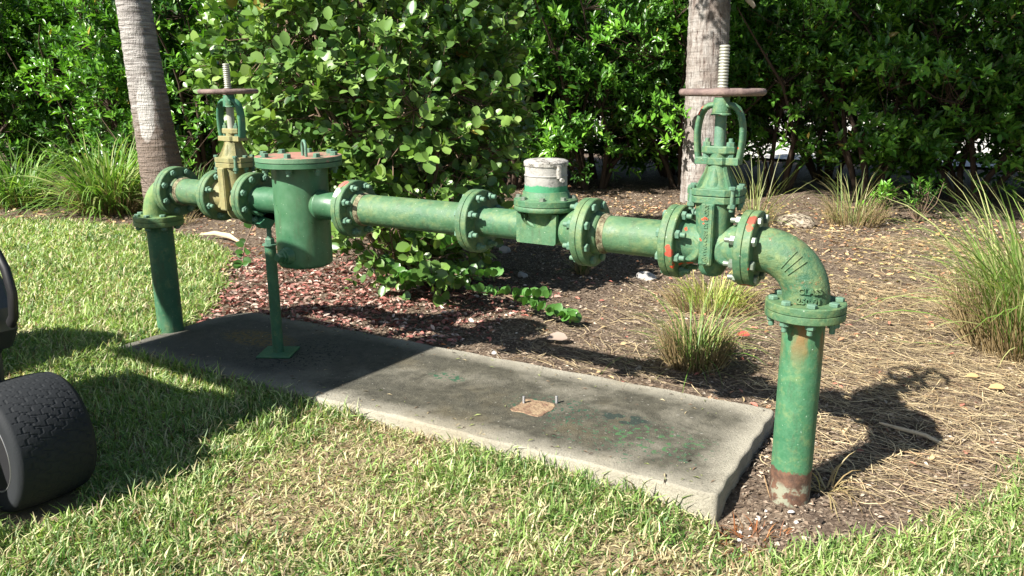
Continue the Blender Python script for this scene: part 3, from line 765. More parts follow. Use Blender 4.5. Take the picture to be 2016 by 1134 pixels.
BARK = M('grey_brown_bark', .9, .2); BARK.color(BARK.mix(BARK.ramp(BARK.noise(20, 6, .7), [(.35, 0), (.65, 1)]), (.07, .05, .035), (.22, .18, .14))); BARK.bump(BARK.noise(50, 6, .7), .01)
HTWIG = M('dark_hedge_twig', .85, .2); HTWIG.color((.06, .042, .03))
TWIG = M('brown_twig', .85, .2); TWIG.color(TWIG.mix(TWIG.noise(15), (.10, .065, .045), (.24, .17, .12)))

# ------------------------------------------------------------------ hedge shrubs
G_H = [(.018, .060, .010), (.035, .10, .014), (.06, .165, .020), (.115, .265, .03), (.21, .40, .05)]
def shrub_variant(seed, n=1150, hx=1.0, hy=.85, z0=.18, z1=3.1, L=.112):
    r = np.random.default_rng(seed)
    # clump centres then clusters around them -> lumps with gaps
    nc = 68; th = r.random(nc) * 2 * PI; zz = z0 + .15 + (z1 - z0 - .3) * r.random(nc) ** .9; rad = .55 + .35 * r.random(nc)
    prof = np.clip(np.interp(zz, [z0, z0 + .5, 1.7, z1], [.62, .95, 1.05, .7]), 0, 2)
    CC = np.stack([np.cos(th) * rad * hx * prof, np.sin(th) * rad * hy * prof, zz], 1)
    i = r.integers(0, nc, n); off = r.normal(0, 1, (n, 3)) * np.array([.13, .13, .10]); C = CC[i] + off
    C[:, 2] = np.maximum(C[:, 2], z0 - .12 * r.random(n))
    inner = r.random(n) < .12; C[inner, :2] *= .45
    A = C - np.array([0, 0, 1.0]); A[:, 2] *= .35; A /= np.linalg.norm(A, axis=1)[:, None] + 1e-9; A[:, 2] += .45; A += r.normal(0, .35, (n, 3))
    A /= np.linalg.norm(A, axis=1)[:, None]
    tw = .09 + .10 * r.random(n)
    V, F, c = sprays(C, A, 9, tw * 1.25, L, .44, G_H, r, 'lance', up=.3, dead=.006)
    me = np_mesh('foliage', V, [F], c); me.materials.append(LM_H.m)
    # branches
    ns = 6; b = MB(); tips = []
    for k in range(ns):
        a_ = 2 * PI * k / ns + r.random(); p = Vector((.10 * math.cos(a_), .10 * math.sin(a_), -.05)); pts = [p]; dr = Vector((math.cos(a_) * .32, math.sin(a_) * .3, 1))
        for s in range(7):
            dr = (dr + Vector((r.normal(0, .16), r.normal(0, .16), 0))).normalized(); p = p + dr * .36; pts.append(p)
        rs = [.034 * (1 - .12 * q) * (.7 + .5 * r.random()) for q in range(8)]
        b.tube(pts, .02, 7, rs=rs); tips += pts[2:]
    tips = np.array([tuple(t) for t in tips])
    j = np.argmin(((C[:, None, :] - tips[None]) ** 2).sum(-1) + np.where(tips[None, :, 2] > C[:, None, 2], 9, 0), 1)
    sel = (r.random(n) < .6) & (np.sqrt(((C - tips[j]) ** 2).sum(1)) < .42)
    V1, F1 = twigs(tips[j[sel]], C[sel], .007, .003, r, .2); V2, F2 = twigs(C, C + A * tw[:, None], .0028, .0015, r, .05)
    Vb = np.array([tuple(p) for p in b.v]); fq = [f_ for f_ in b.f if len(f_) == 4]
    me2 = np_mesh('branches', np.concatenate([Vb, V1, V2]), [np.array(fq), F1 + len(Vb), F2 + len(Vb) + len(V1)], None, False); me2.materials.append(HTWIG.m)
    return me, me2
VAR = [shrub_variant(s) for s in (101, 102, 103, 104)]
LOW = [shrub_variant(s, 950, 1.1, .9, .05, 2.6, .11) for s in (201, 202)]
HL = []
# front row follows the back of the mulch bed, second row fills behind it
row = [(-15.2, 5.9), (-13.2, 3.9), (-11.6, 3.4), (-14.0, 5.6), (-12.6, 5.4), (-11.4, 4.9), (-10.2, 4.6), (-9.1, 4.3), (-8.0, 4.5), (-7.0, 4.9), (-6.0, 5.3), (-5.0, 5.9), (-4.2, 5.9), (-3.35, 6.45), (-2.45, 7.1), (-1.4, 7.4), (-.4, 7.35), (.6, 7.4), (1.6, 7.3), (2.7, 7.2)]
row2 = [(x - .55, y + 1.25 + .25 * math.sin(i * 2.2)) for i, (x, y) in enumerate(row[:-5])] + [(-1.1, 8.7), (.1, 8.6), (1.3, 8.7), (2.4, 8.8)]
places = ['second from the left end', 'low at the far left, behind the leftmost grass clump', 'left, nearest the leftmost grass clump', 'outermost on the left', 'far left beyond the tall grass', 'left, behind the tall grass clumps', 'left of the leaning palm trunk, behind the grass', 'just left of the leaning palm trunk', 'directly behind the leaning palm trunk',
          'just right of the leaning palm trunk', 'between the leaning palm and the round leaved bush', 'behind the left side of the round leaved bush', 'behind the right side of the round leaved bush', 'behind the white meter can, with bare stems at its foot',
          'just left of the pale upright palm', 'behind the pale upright palm', 'in shade, first to the right of the pale palm', 'in shade, above the small bright seedling', 'in shade at the right edge, above the tall grass', 'outermost on the right']
ROOTS = []
def shrub(i, x, y, s, rz, label, group, low=False):
    e = empty('hedge_shrub', (x, y, float(gh(x, y))), rz)
    tag(e, label, 'shrub', group)
    if not low: ROOTS.append((e, x, y, rz))
    VV = LOW[i % 2] if low else VAR[i % 4]
    instance(VV[0], 'foliage', e, (0, 0, 0), sc=s); instance(VV[1], 'branches', e, (0, 0, 0), sc=s)
for i, (x, y) in enumerate(row):
    shrub(i, x, y, (1 + .06 * math.sin(i * 1.9), 1 + .05 * math.cos(i * 2.3), 1 + .06 * math.sin(i * 3.1)), i * 1.3, 'dark glossy hedge shrub ' + places[i], 'shrubs of the front hedge row')
for i, (x, y) in enumerate(row2):
    shrub(i + 2, x, y, (1.15, 1.1, 1.08), i * 2.1 + .5, 'glossy shrub of the back hedge row, half hidden behind the front row', 'shrubs of the back hedge row', True)
# far trees beyond the road
for i, (x, y) in enumerate([(-24, 27), (-17, 29), (-11, 28), (-6, 30), (-1, 29), (4, 30), (9, 29)]):
    e = empty('tree', (x, y, 0), i * 1.7); tag(e, 'tree beyond the pale road, glimpsed through the hedge', 'tree', 'trees beyond the road')
    instance(VAR[i % 4][0], 'crown', e, (0, 0, -.6), sc=(2.6, 2.6, 2.2)); instance(VAR[i % 4][1], 'trunk', e, (0, 0, 0), sc=(2.2, 2.2, 2.0))

# overhanging tree behind right, its crown just above the view, shading the right of the hedge
def crown_tree(x, y, h, R, label, seed, trunk_from):
    r = np.random.default_rng(seed); e = empty('shade_tree', (x, y, 0)); tag(e, label, 'tree')
    n = 4200; q = r.normal(0, 1, (n, 3)); q /= np.linalg.norm(q, axis=1)[:, None]; C = q * (r.random(n) ** .4)[:, None] * np.array(R) + np.array([0, 0, h])
    A = q + r.normal(0, .4, (n, 3)); V, F, c = sprays(C, A, 9, .12 + .1 * r.random(n), .075, .46, G_H, r, 'lance', .1)
    me = np_mesh('crown', V, [F], c); me.materials.append(LM_H.m); linkmesh('crown', me, None, e)
    b = MB(); tx, ty = trunk_from
    b.tube([(tx, ty, -.1), (tx * .8, ty * .8, h * .4), (tx * .4, ty * .4, h * .75), (0, 0, h)], .1, 12, rs=[.15, .12, .09, .05])
    for k in range(9):
        a_ = k * 2.4; b.tube([(tx * .35, ty * .35, h * .78), (R[0] * .4 * math.cos(a_), R[1] * .4 * math.sin(a_), h), (R[0] * .85 * math.cos(a_), R[1] * .85 * math.sin(a_), h + .3)], .03, 8, rs=[.05, .03, .012])
    b.build('trunk', BARK, e)
crown_tree(-.55, 3.85, 3.85, (2.05, 1.6, .6), 'leafy tree crown overhanging the right of the hedge', 77, (4.2, 1.9))

# ------------------------------------------------------------------ lower boughs with bright leaves hanging in front of the hedge
G_BR = [(.06, .18, .018), (.12, .29, .03), (.20, .40, .04)]
# ------------------------------------------------------------------ round-leaved bush
def bush():
    r = np.random.default_rng(55); e = empty('round_leaved_bush', (-2.25, 1.62, .02))
    tag(e, 'broad bush with round light green leaves right behind the strainer and long pipe', 'bush')
    O0 = np.array([-2.25, 1.62, .02])
    def cl(n, c, R, lo=.55):
        q = r.normal(0, 1, (n, 3)); q /= np.linalg.norm(q, axis=1)[:, None]; rr = lo + (1 - lo) * r.random(n) ** .7
        lump = .86 + .28 * vnoise(q[:, 0] * 3 + 9 + q[:, 2] * 2, q[:, 1] * 3 + 9 - q[:, 2] * 3, 21, 2)
        return np.array(c) + q * (rr * lump)[:, None] * np.array(R), q
    Cs = []; As = []
    for (n, c, R) in ((1500, (-2.62, 1.72, 1.45), (.93, .98, 1.02)), (330, (-1.98, 1.50, .90), (.50, .55, .75)), (95, (-2.1, 1.25, .36), (.52, .36, .26)), (100, (-3.12, 1.50, 1.15), (.35, .4, .55))):
        C, A = cl(n, c, R); Cs.append(C); As.append(A)
    C = np.concatenate(Cs); A = np.concatenate(As); k = C[:, 2] > .10; C = C[k]; A = A[k]
    A = A + np.array([0, 0, .35]) + r.normal(0, .35, A.shape); n = len(C); tw = .10 + .12 * r.random(n)
    cols = [(.035, .088, .022), (.07, .145, .032), (.115, .21, .045), (.165, .27, .06), (.27, .36, .11)]
    V, F, c = sprays(C - O0, A, 8, tw, .078, .80, cols, r, 'round', .25, dead=.007)
    me = np_mesh('foliage', V, [F], c); linkmesh('foliage', me, LM_B, e)
    # branches from root
    b = MB(); tips = []
    for kx in range(26):
        a_ = r.random() * 6.28; p = Vector((.1 * math.cos(a_), .1 * math.sin(a_), -.04)); pts = [p]
        tgt = Vector(tuple(C[r.integers(0, n)] - O0)); 
        for s in range(6):
            p = p + (tgt - p) * (1 / (6 - s)) * .93 + Vector((r.normal(0, .035), r.normal(0, .035), .03)); pts.append(p)
        b.tube(pts, .012, 7, rs=[.018 * (1 - .12 * q) for q in range(7)]); tips += pts[1:]
    tips = np.array([tuple(t) for t in tips]); Cl = C - O0
    j = np.argmin(((Cl[:, None, :] - tips[None]) ** 2).sum(-1), 1)
    se = (np.sqrt(((Cl - tips[j]) ** 2).sum(1)) < .34) & (r.random(n) < .8); V1, F1 = twigs(tips[j][se], Cl[se], .0055, .0028, r, .25); V2, F2 = twigs(Cl, Cl + A / np.linalg.norm(A, axis=1)[:, None] * tw[:, None], .0026, .0014, r, .05)
    Vb = np.array([tuple(p) for p in b.v]); fq = np.array([f_ for f_ in b.f if len(f_) == 4])
    me2 = np_mesh('branches', np.concatenate([Vb, V1, V2]), [fq, F1 + len(Vb), F2 + len(Vb) + len(V1)]); linkmesh('branches', me2, TWIG, e)
    # long low bough reaching right in front of the mulch
    VV = []; FF = []; CC = []; off = 0; bb = MB()
    for pts in ([(-2.15, 1.45, .22), (-1.9, 1.30, .17), (-1.62, 1.24, .20), (-1.38, 1.24, .22)], [(-1.75, 1.30, .17), (-1.5, 1.22, .12), (-1.25, 1.22, .13), (-1.05, 1.22, .15)],
                [(-1.35, 1.22, .14), (-1.12, 1.20, .09), (-.95, 1.20, .065), (-.86, 1.20, .05)], [(-2.2, 1.2, .3), (-2.0, 1.05, .22), (-1.82, 1.0, .2), (-1.7, .98, .22)],
                [(-3.0, 1.3, .75), (-3.0, 1.0, .45), (-2.95, .85, .30), (-2.9, .78, .2)], [(-1.9, 1.3, .35), (-1.7, 1.2, .35), (-1.55, 1.15, .42), (-1.45, 1.1, .45)]):
        P = []; q = [Vector(p) for p in pts]
        for s in range(3):
            for t in range(6): P.append(q[s].lerp(q[s + 1], t / 6))
        P.append(q[-1]); bb.tube([p - Vector(tuple(O0)) for p in P], .004, 6, rs=[.0055 * (1 - .6 * i / len(P)) for i in range(len(P))])
        P = np.array([tuple(p) for p in P]); D = np.gradient(P, axis=0); D /= np.linalg.norm(D, axis=1)[:, None]
        base = np.repeat(P[3:], 2, axis=0); dv = np.repeat(D[3:], 2, axis=0); m_ = len(base); sgn = np.tile([1, -1], m_ // 2)
        sd = np.cross(dv, [0, 0, 1.]); sd /= np.linalg.norm(sd, axis=1)[:, None]
        LD = sd * (sgn * .75)[:, None] + dv * .5 + np.array([0, 0, .75]) + r.normal(0, .3, (m_, 3))
        Nn = dv * .5 + np.array([.15, -.75, .5]) + r.normal(0, .3, (m_, 3))
        L = .050 + .022 * r.random(m_); cc = np.array([(.07, .17, .035)]) * (.75 + .7 * r.random((m_, 1)))
        if pts[0][0] < -2.9: kk = r.random(m_) < .45; base, LD, Nn, L, cc = base[kk], LD[kk], Nn[kk], L[kk] * .85, cc[kk] * .6
        v_, f_, c_ = leaves(base, LD, Nn, L, L * .78, 'round', cc); VV.append(v_ - O0); FF.append(f_ + off); CC.append(c_); off += len(v_)
    linkmesh('low_bough_leaves', np_mesh('low_bough_leaves', np.concatenate(VV), [np.concatenate(FF)], np.concatenate(CC)), LM_B, e)
    bb.build('low_boughs', TWIG, e)['kind'] = 'stuff'
bush()

# bright leafy shoots leaning out of the hedge toward the light: parts of the shrub they grow from
def young_shoots(cx, cy, cz, n, w_, seed):
    r = np.random.default_rng(seed); e, ex, ey, rz = min(ROOTS, key=lambda q: math.hypot(q[1] - cx, q[2] - cy - .8))
    C = np.stack([cx + r.normal(0, w_, n), cy + r.normal(0, .12, n), cz + r.normal(0, w_ * .4, n)], 1); A = np.tile([[-.15, -.8, .35]], (n, 1)) + r.normal(0, .35, (n, 3))
    O_ = np.array([cx + (ex - cx) * .35, cy + .7, cz - .25]); tw = .12 + .05 * r.random(n)
    def loc(V): V = V - np.array([ex, ey, float(gh(ex, ey))]); c_, s_ = math.cos(-rz), math.sin(-rz); return np.stack([V[:, 0] * c_ - V[:, 1] * s_, V[:, 0] * s_ + V[:, 1] * c_, V[:, 2]], 1)
    V, F, c = sprays(C, A, 10, tw, .10, .44, G_BR, r, 'lance', .3); o = linkmesh('young_shoots', np_mesh('young_shoots', loc(V), [F], c), LM_H, e); o['label'] = 'fresh yellow green shoots'; o['kind'] = 'stuff'
    V1, F1 = twigs(np.tile(O_, (n, 1)), C, .006, .003, r, .15); V2, F2 = twigs(C, C + A / np.linalg.norm(A, axis=1)[:, None] * tw[:, None], .003, .0015, r, .05)
    linkmesh('shoot_stems', np_mesh('shoot_stems', loc(np.concatenate([V1, V2])), [F1, F2 + len(V1)]), HTWIG, e)
young_shoots(-2.15, 5.75, .86, 12, .20, 1); young_shoots(-3.25, 5.35, .55, 9, .18, 2); young_shoots(.42, 5.6, 1.30, 6, .12, 3); young_shoots(-.05, 5.7, 1.42, 8, .16, 4)
young_shoots(-9.3, 3.5, 1.45, 16, .35, 5); young_shoots(-.95, 6.1, 1.95, 10, .2, 6); young_shoots(-2.6, 5.7, 1.75, 14, .3, 7); young_shoots(-7.3, 3.9, 1.2, 10, .25, 8)

# seedlings
def seedling(x, y, label, n, h, seed, cols=G_BR, L=.07):
    r = np.random.default_rng(seed); e = empty('seedling', (x, y, float(gh(x, y)))); tag(e, label, 'young plant')
    C = np.stack([r.normal(0, h * .3, n), r.normal(0, h * .25, n), h * (.3 + .7 * r.random(n))], 1)
    A = C * np.array([1, 1, .5]) + np.array([0, 0, .25]) + r.normal(0, .1, (n, 3))
    V, F, c = sprays(C, A, 8, np.full(n, .09), L, .45, cols, r, 'lance', .4); linkmesh('leaves', np_mesh('leaves', V, [F], c), LM_H, e)
    V1, F1 = twigs(np.zeros((n, 3)), C + A / np.linalg.norm(A, axis=1)[:, None] * .09, .005, .0025, r, .1); linkmesh('stems', np_mesh('stems', V1, [F1]), TWIG, e)
seedling(-.02, 5.55, 'small bright green seedling on the mulch in front of the dark hedge', 16, .30, 1)
seedling(.28, 5.75, 'darker leafy seedling beside the bright one under the hedge', 18, .32, 2, G_H, .06)
seedling(-7.4, 3.3, 'bright young shoots rising above the tall grass left of the leaning palm', 26, .95, 3, G_BR, .09)

# ------------------------------------------------------------------ palms
def palm(x, y, lean, r_base, r_top, H, label, kind, seed):
    r = np.random.default_rng(seed); e = empty('palm_tree', (x, y, -.03)); tag(e, label, 'palm tree')
    if kind == 'ring':
        m = M('ringed_palm_bark', .9, .2); P = m.mapped((1.2, 1.2, 1)); z = m.sep(m.co())[2]
        nb = m.noise(6, 5, .6); rg = m.noise(22, 4, .6, vec=m.mapped((.25, .25, 2.2))); fib = m.noise(60, 4, .7, vec=m.mapped((1, 1, .35)))
        c = m.mix(m.ramp(rg, [(.35, 0), (.65, 1)]), (.19, .172, .16), (.46, .435, .41))
        wet = m.ramp(m.math('ADD', z, m.math('MULTIPLY', nb, .9)), [(.55, 1), (1.0, 0)]); wn = m.N.new('ShaderNodeMapRange'); m.t.links.new(m.math('ADD', z, m.math('MULTIPLY', nb, 1.2)), wn.inputs[0]); wn.inputs[1].default_value = 1.45; wn.inputs[2].default_value = 1.95; wn.inputs[3].default_value = 1; wn.inputs[4].default_value = 0
        c = m.mix(m.math('MULTIPLY', wn.outputs[0], .8), c, m.mix(fib, (.07, .05, .037), (.25, .18, .135)))
        # pale scar on the camera side
        q = m.N.new('ShaderNodeMapping'); m.t.links.new(m.co(), q.inputs[0]); q.inputs['Location'].default_value = (-.01 / .08, .165 / .08, -1.06 / .30); q.inputs['Scale'].default_value = (1 / .08, 1 / .08, 1 / .30)
        Ln = m.N.new('ShaderNodeVectorMath'); Ln.operation = 'LENGTH'; m.t.links.new(q.outputs[0], Ln.inputs[0])
        sc_ = m.ramp(m.math('MULTIPLY', m.math('ADD', Ln.outputs['Value'], m.math('MULTIPLY', m.noise(12, 4), .6)), .5), [(.60, 1), (.66, 0)])
        c = m.mix(m.math('MULTIPLY', sc_, .85), c, (.50, .48, .45))
        m.color(c); m.bump(m.math('ADD', rg, m.math('MULTIPLY', fib, .8)), .035)
    else:
        m = M('cracked_palm_bark', .9, .2); fib = m.noise(40, 5, .75, vec=m.mapped((1, 1, .10))); pl = m.noise(5, 5, .7, vec=m.mapped((1, 1, .5))); rg = m.noise(30, 3, .5, vec=m.mapped((.2, .2, 1.5)))
        c = m.mix(m.ramp(pl, [(.4, 0), (.6, 1)]), (.36, .34, .315), (.235, .20, .175)); c = m.mix(m.ramp(fib, [(.36, .9), (.50, 0)]), c, (.075, .05, .04))
        m.color(c); m.bump(m.math('ADD', m.math('MULTIPLY', fib, 1.3), m.math('MULTIPLY', rg, .5)), .02)
    V = []; F = []; n = int(H / .022); seg = 40
    for i in range(n + 1):
        z = H * i / n; t = z / H; cx_ = lean[0] * (t ** .8); cy_ = lean[1] * (t ** .8)
        rr = r_top + (r_base - r_top) * math.exp(-z / 1.1)
        for k in range(seg):
            a_ = 2 * PI * k / seg
            q = rr * (1 + .012 * math.sin(a_ * 3 + z * 2) + .014 * math.sin(z * 60 + 1.5 * math.sin(a_ * 2) + 2 * math.sin(z * 3)) + (.015 * math.sin(a_ * 9 + z * 1.3) if kind != 'ring' else 0)) + r.normal(0, .0012)
            V.append((cx_ + q * math.cos(a_), cy_ + q * math.sin(a_), z))
    V = np.array(V); ii = np.arange(n)[:, None] * seg; k = np.arange(seg)[None]; k2 = (k + 1) % seg
    F = np.stack([ii + k, ii + k2, ii + seg + k2, ii + seg + k], -1).reshape(-1, 4)
    linkmesh('trunk', np_mesh('trunk', V, [F], None, True), m, e)
    # fronds
    VV = []; FF = []; CC = []; off = 0; top = np.array([lean[0], lean[1], H])
    for f_ in range(15):
        a_ = f_ * 2.4; el = math.radians(62 - 6 * (f_ % 12)); Lf = 2.4; t = np.linspace(0, 1, 42)
        h = np.array([math.cos(a_), math.sin(a_), 0]); sp = top + h * (Lf * t * math.cos(el) ** .6)[:, None] + np.array([0, 0, 1.]) * (Lf * (math.sin(el) * t - .75 * t * t))[:, None]
        D = np.gradient(sp, axis=0); D /= np.linalg.norm(D, axis=1)[:, None]; sd = np.cross(D, [0, 0, 1.]); sd /= np.linalg.norm(sd, axis=1)[:, None]
        for s in (-1, 1):
            P = sp[4:]; ld = sd[4:] * s + D[4:] * .7 + np.array([0, 0, -.35]); L = .5 * np.sin(np.clip(t[4:], .08, .97) * PI) ** .5
            v_, fc, c_ = leaves(P, ld, np.tile([[0, 0, 1.]], (len(P), 1)), L, np.full(len(P), .028), 'lance', np.tile([[.05, .14, .02]], (len(P), 1)))
            VV.append(v_); FF.append(fc + off); CC.append(c_); off += len(v_)
    linkmesh('fronds', np_mesh('fronds', np.concatenate(VV), [np.concatenate(FF)], np.concatenate(CC)), LM_H, e)
    return e
palm(-5.86, 2.42, (-.34, -.1), .225, .135, 5.4, 'leaning grey ringed palm trunk by the lawn edge with a pale scar', 'ring', 1)
p2 = palm(-1.84, 6.03, (-.06, 0), .24, .20, 5.6, 'pale cracked upright palm trunk behind the right valve', 'crack', 2)
b = MB(); b.tube([(.12, -.06, 2.38), (.24, -.1, 2.26), (.36, -.13, 2.12), (.47, -.15, 1.99)], .05, 12, rs=[.085, .06, .045, .02], sx=.5)
BOOT = M('dry_frond_boot', .85, .2); BOOT.color(BOOT.mix(BOOT.noise(20, 5, .7), (.22, .18, .13), (.50, .44, .34))); b.build('frond_stub', BOOT, p2)

# ------------------------------------------------------------------ tall grass clumps
def tuft(x, y, n, h, spread, label, seed, cols, wdt=.005, droop=1.0, stub=0, name='grass_clump', cat='grass clump', base=.05, group=None):
    r = np.random.default_rng(seed); e = empty(name, (x, y, float(gh(x, y)))); tag(e, label, cat, group)
    K = 7; t = np.linspace(0, 1, K); a_ = r.random(n) * 2 * PI; L = h * (.55 + .6 * r.random(n)); tilt = np.abs(r.normal(0, spread, n)); bs = base * np.sqrt(r.random(n)); ba = a_ + r.normal(0, .6, n)
    P0 = np.stack([bs * np.cos(ba), bs * np.sin(ba), np.zeros(n) - .01], 1); h_ = np.stack([np.cos(a_), np.sin(a_), np.zeros(n)], 1)
    ang = tilt[:, None] + droop * (.5 + r.random((n, 1))) * t[None] ** 1.6; ds = np.diff(t, prepend=0)
    hor = np.cumsum(np.sin(ang) * ds[None], 1) * L[:, None]; ver = np.cumsum(np.cos(ang) * ds[None], 1) * L[:, None]
    P = P0[:, None] + h_[:, None] * hor[..., None] + np.array([0, 0, 1.]) * ver[..., None]
    P += (r.normal(0, .02, (n, 1, 3)) * t[None, :, None] * h * 2)
    P[..., 2] = np.maximum(P[..., 2], .005)
    sd = np.stack([-h_[:, 1], h_[:, 0], r.normal(0, .3, n)], 1); ww = wdt * (.6 + .8 * r.random(n)); prof = np.array([.8, 1, 1, .95, .8, .5, .08])
    o = sd[:, None] * (ww[:, None] * prof[None])[..., None] * .5
    V = np.stack([P - o, P + o], 2).reshape(n, -1, 3); i = np.arange(K - 1) * 2
    F = np.stack([i, i + 1, i + 3, i + 2], 1)[None] + (np.arange(n) * K * 2)[:, None, None]
    cols = np.asarray(cols); ci = r.integers(0, len(cols), n); c = cols[ci] * (.75 + .5 * r.random((n, 1)))
    cv = np.repeat(c[:, None], K * 2, 1).reshape(-1, 3)
    linkmesh('blades', np_mesh('blades', V.reshape(-1, 3), [F.reshape(-1, 4)], cv), GM, e)
    if stub:
        r2_ = np.random.default_rng(seed + 1); m_ = stub; aa = r2_.random(m_) * 6.28; rr = base * (1.1 + .35 * r2_.random(m_))
        C = np.stack([rr * np.cos(aa), rr * np.sin(aa), np.zeros(m_)], 1); E = C * (1.15 + .5 * r2_.random((m_, 1))) + np.stack([r2_.normal(0, .01, m_), r2_.normal(0, .01, m_), h * (.2 + .25 * r2_.random(m_))], 1)
        V1, F1 = twigs(C, E, .003, .0012, r2_, .1); cc = np.repeat((np.array([[.40, .30, .16]]) * (.5 + .7 * r2_.random((m_, 1)))), 9, axis=0)
        linkmesh('dry_stubble', np_mesh('dry_stubble', V1, [F1], cc), GM, e)
    return e
GR = [(.10, .20, .03), (.15, .26, .05), (.20, .31, .07), (.30, .34, .12)]; GD = [(.07, .15, .03), (.10, .21, .035), (.16, .26, .05)]; DRY = [(.42, .33, .17), (.50, .41, .22), (.30, .22, .11)]
tuft(-.13, 1.0, 260, .42, .42, 'small fine-bladed grass tussock with dry base between the slab and the right valve', 1, GR + DRY[:1], .0035, 1.2, 420, base=.085)
tuft(-.38, 2.0, 230, .27, .45, 'yellow green grass clump behind the small tussock, seen below the right valve', 2, [(.22, .30, .05), (.30, .36, .08), (.42, .38, .14)], .005, 1.0, 200, base=.16)
tuft(1.20, 2.06, 760, .86, .33, 'large tall green grass clump at the right edge of the mulch', 3, GR[1:] + [(.38, .40, .17)], .0065, 1.1, 600, base=.22)
tuft(1.75, 3.0, 500, 1.0, .36, 'tall grass clump cut by the right edge of the picture, behind the large one', 14, GR, .0065, .9, 300, base=.22)
tuft(-.2, 5.35, 110, .55, .55, 'sparse dry-footed grass clump beside the bright seedling', 4, [(.20, .27, .08), (.40, .36, .18)], .006, .8, 220, base=.15)
tuft(-.95, 4.9, 60, .75, .65, 'thin long-bladed grass clump behind the right valve', 5, [(.22, .28, .09), (.34, .36, .15)], .007, .7, 30, base=.1)
tuft(-6.75, 2.35, 560, .92, .55, 'big arching green grass clump left of the leaning palm', 6, GD[1:] + GR + GR, .015, 1.35, 300, base=.22)
tuft(-7.95, 2.1, 360, .78, .5, 'arching grass clump at the left edge of the picture', 7, GD + GR[:3], .016, 1.3, 200, base=.22)
tuft(-6.0, 2.75, 260, .6, .4, 'short grass clump right behind the leaning palm foot', 8, GD, .009, 1.0, 80, base=.2)
tuft(-5.55, 2.15, 120, .28, .6, 'dry straw tuft at the foot of the leaning palm', 9, DRY + GR[2:3], .005, 1.2, 60, base=.14)
tuft(-1.40, 2.35, 90, .28, .45, 'little dry grass tuft under the meter', 10, [(.14, .2, .06), (.3, .26, .13)], .005, .9, 60, base=.03)
tuft(.625, .10, 34, .20, .7, 'pale dry straw tuft against the foot of the right riser', 11, DRY, .0045, 2.2, 0, base=.03)
tuft(.50, -.27, 110, .085, .7, 'tiny rust brown weeds by the near corner of the slab', 12, [(.30, .11, .04), (.38, .19, .08), (.22, .10, .05)], .0035, 1.3, 0, name='weed', cat='weeds', base=.09)

# ------------------------------------------------------------------ lawn grass
def blades(x, y, L, wdt, tilt, col, r, name):
    n = len(x); z = gh(x, y); a_ = r.random(n) * 2 * PI; h = np.stack([np.cos(a_), np.sin(a_), np.zeros(n)], 1); P0 = np.stack([x, y, z - .003], 1)
    up = np.array([0, 0, 1.]); t2 = tilt + .35 + .5 * r.random(n)
    P1 = P0 + (h * np.sin(tilt)[:, None] + up * np.cos(tilt)[:, None]) * (L * .55)[:, None]; P2 = P1 + (h * np.sin(t2)[:, None] + up * np.cos(t2)[:, None]) * (L * .45)[:, None]
    tw = r.normal(0, .5, n); sd = np.stack([-h[:, 1], h[:, 0], tw], 1); sd /= np.linalg.norm(sd, axis=1)[:, None]; o = sd * (wdt * .5)[:, None]
    V = np.stack([P0 - o * .8, P0 + o * .8, P1 - o, P1 + o, P2 - o * .12, P2 + o * .12], 1)
    V[..., 2] = np.maximum(V[..., 2], z[:, None] - .002)
    F = np.array([(0, 1, 3, 2), (2, 3, 5, 4)])[None] + (np.arange(n) * 6)[:, None, None]
    return np_mesh(name, V.reshape(-1, 3), [F.reshape(-1, 4)], np.repeat(col, 6, axis=0))
def scatter(n, x0, x1, y0, y1, r): return x0 + (x1 - x0) * r.random(n), y0 + (y1 - y0) * r.random(n)
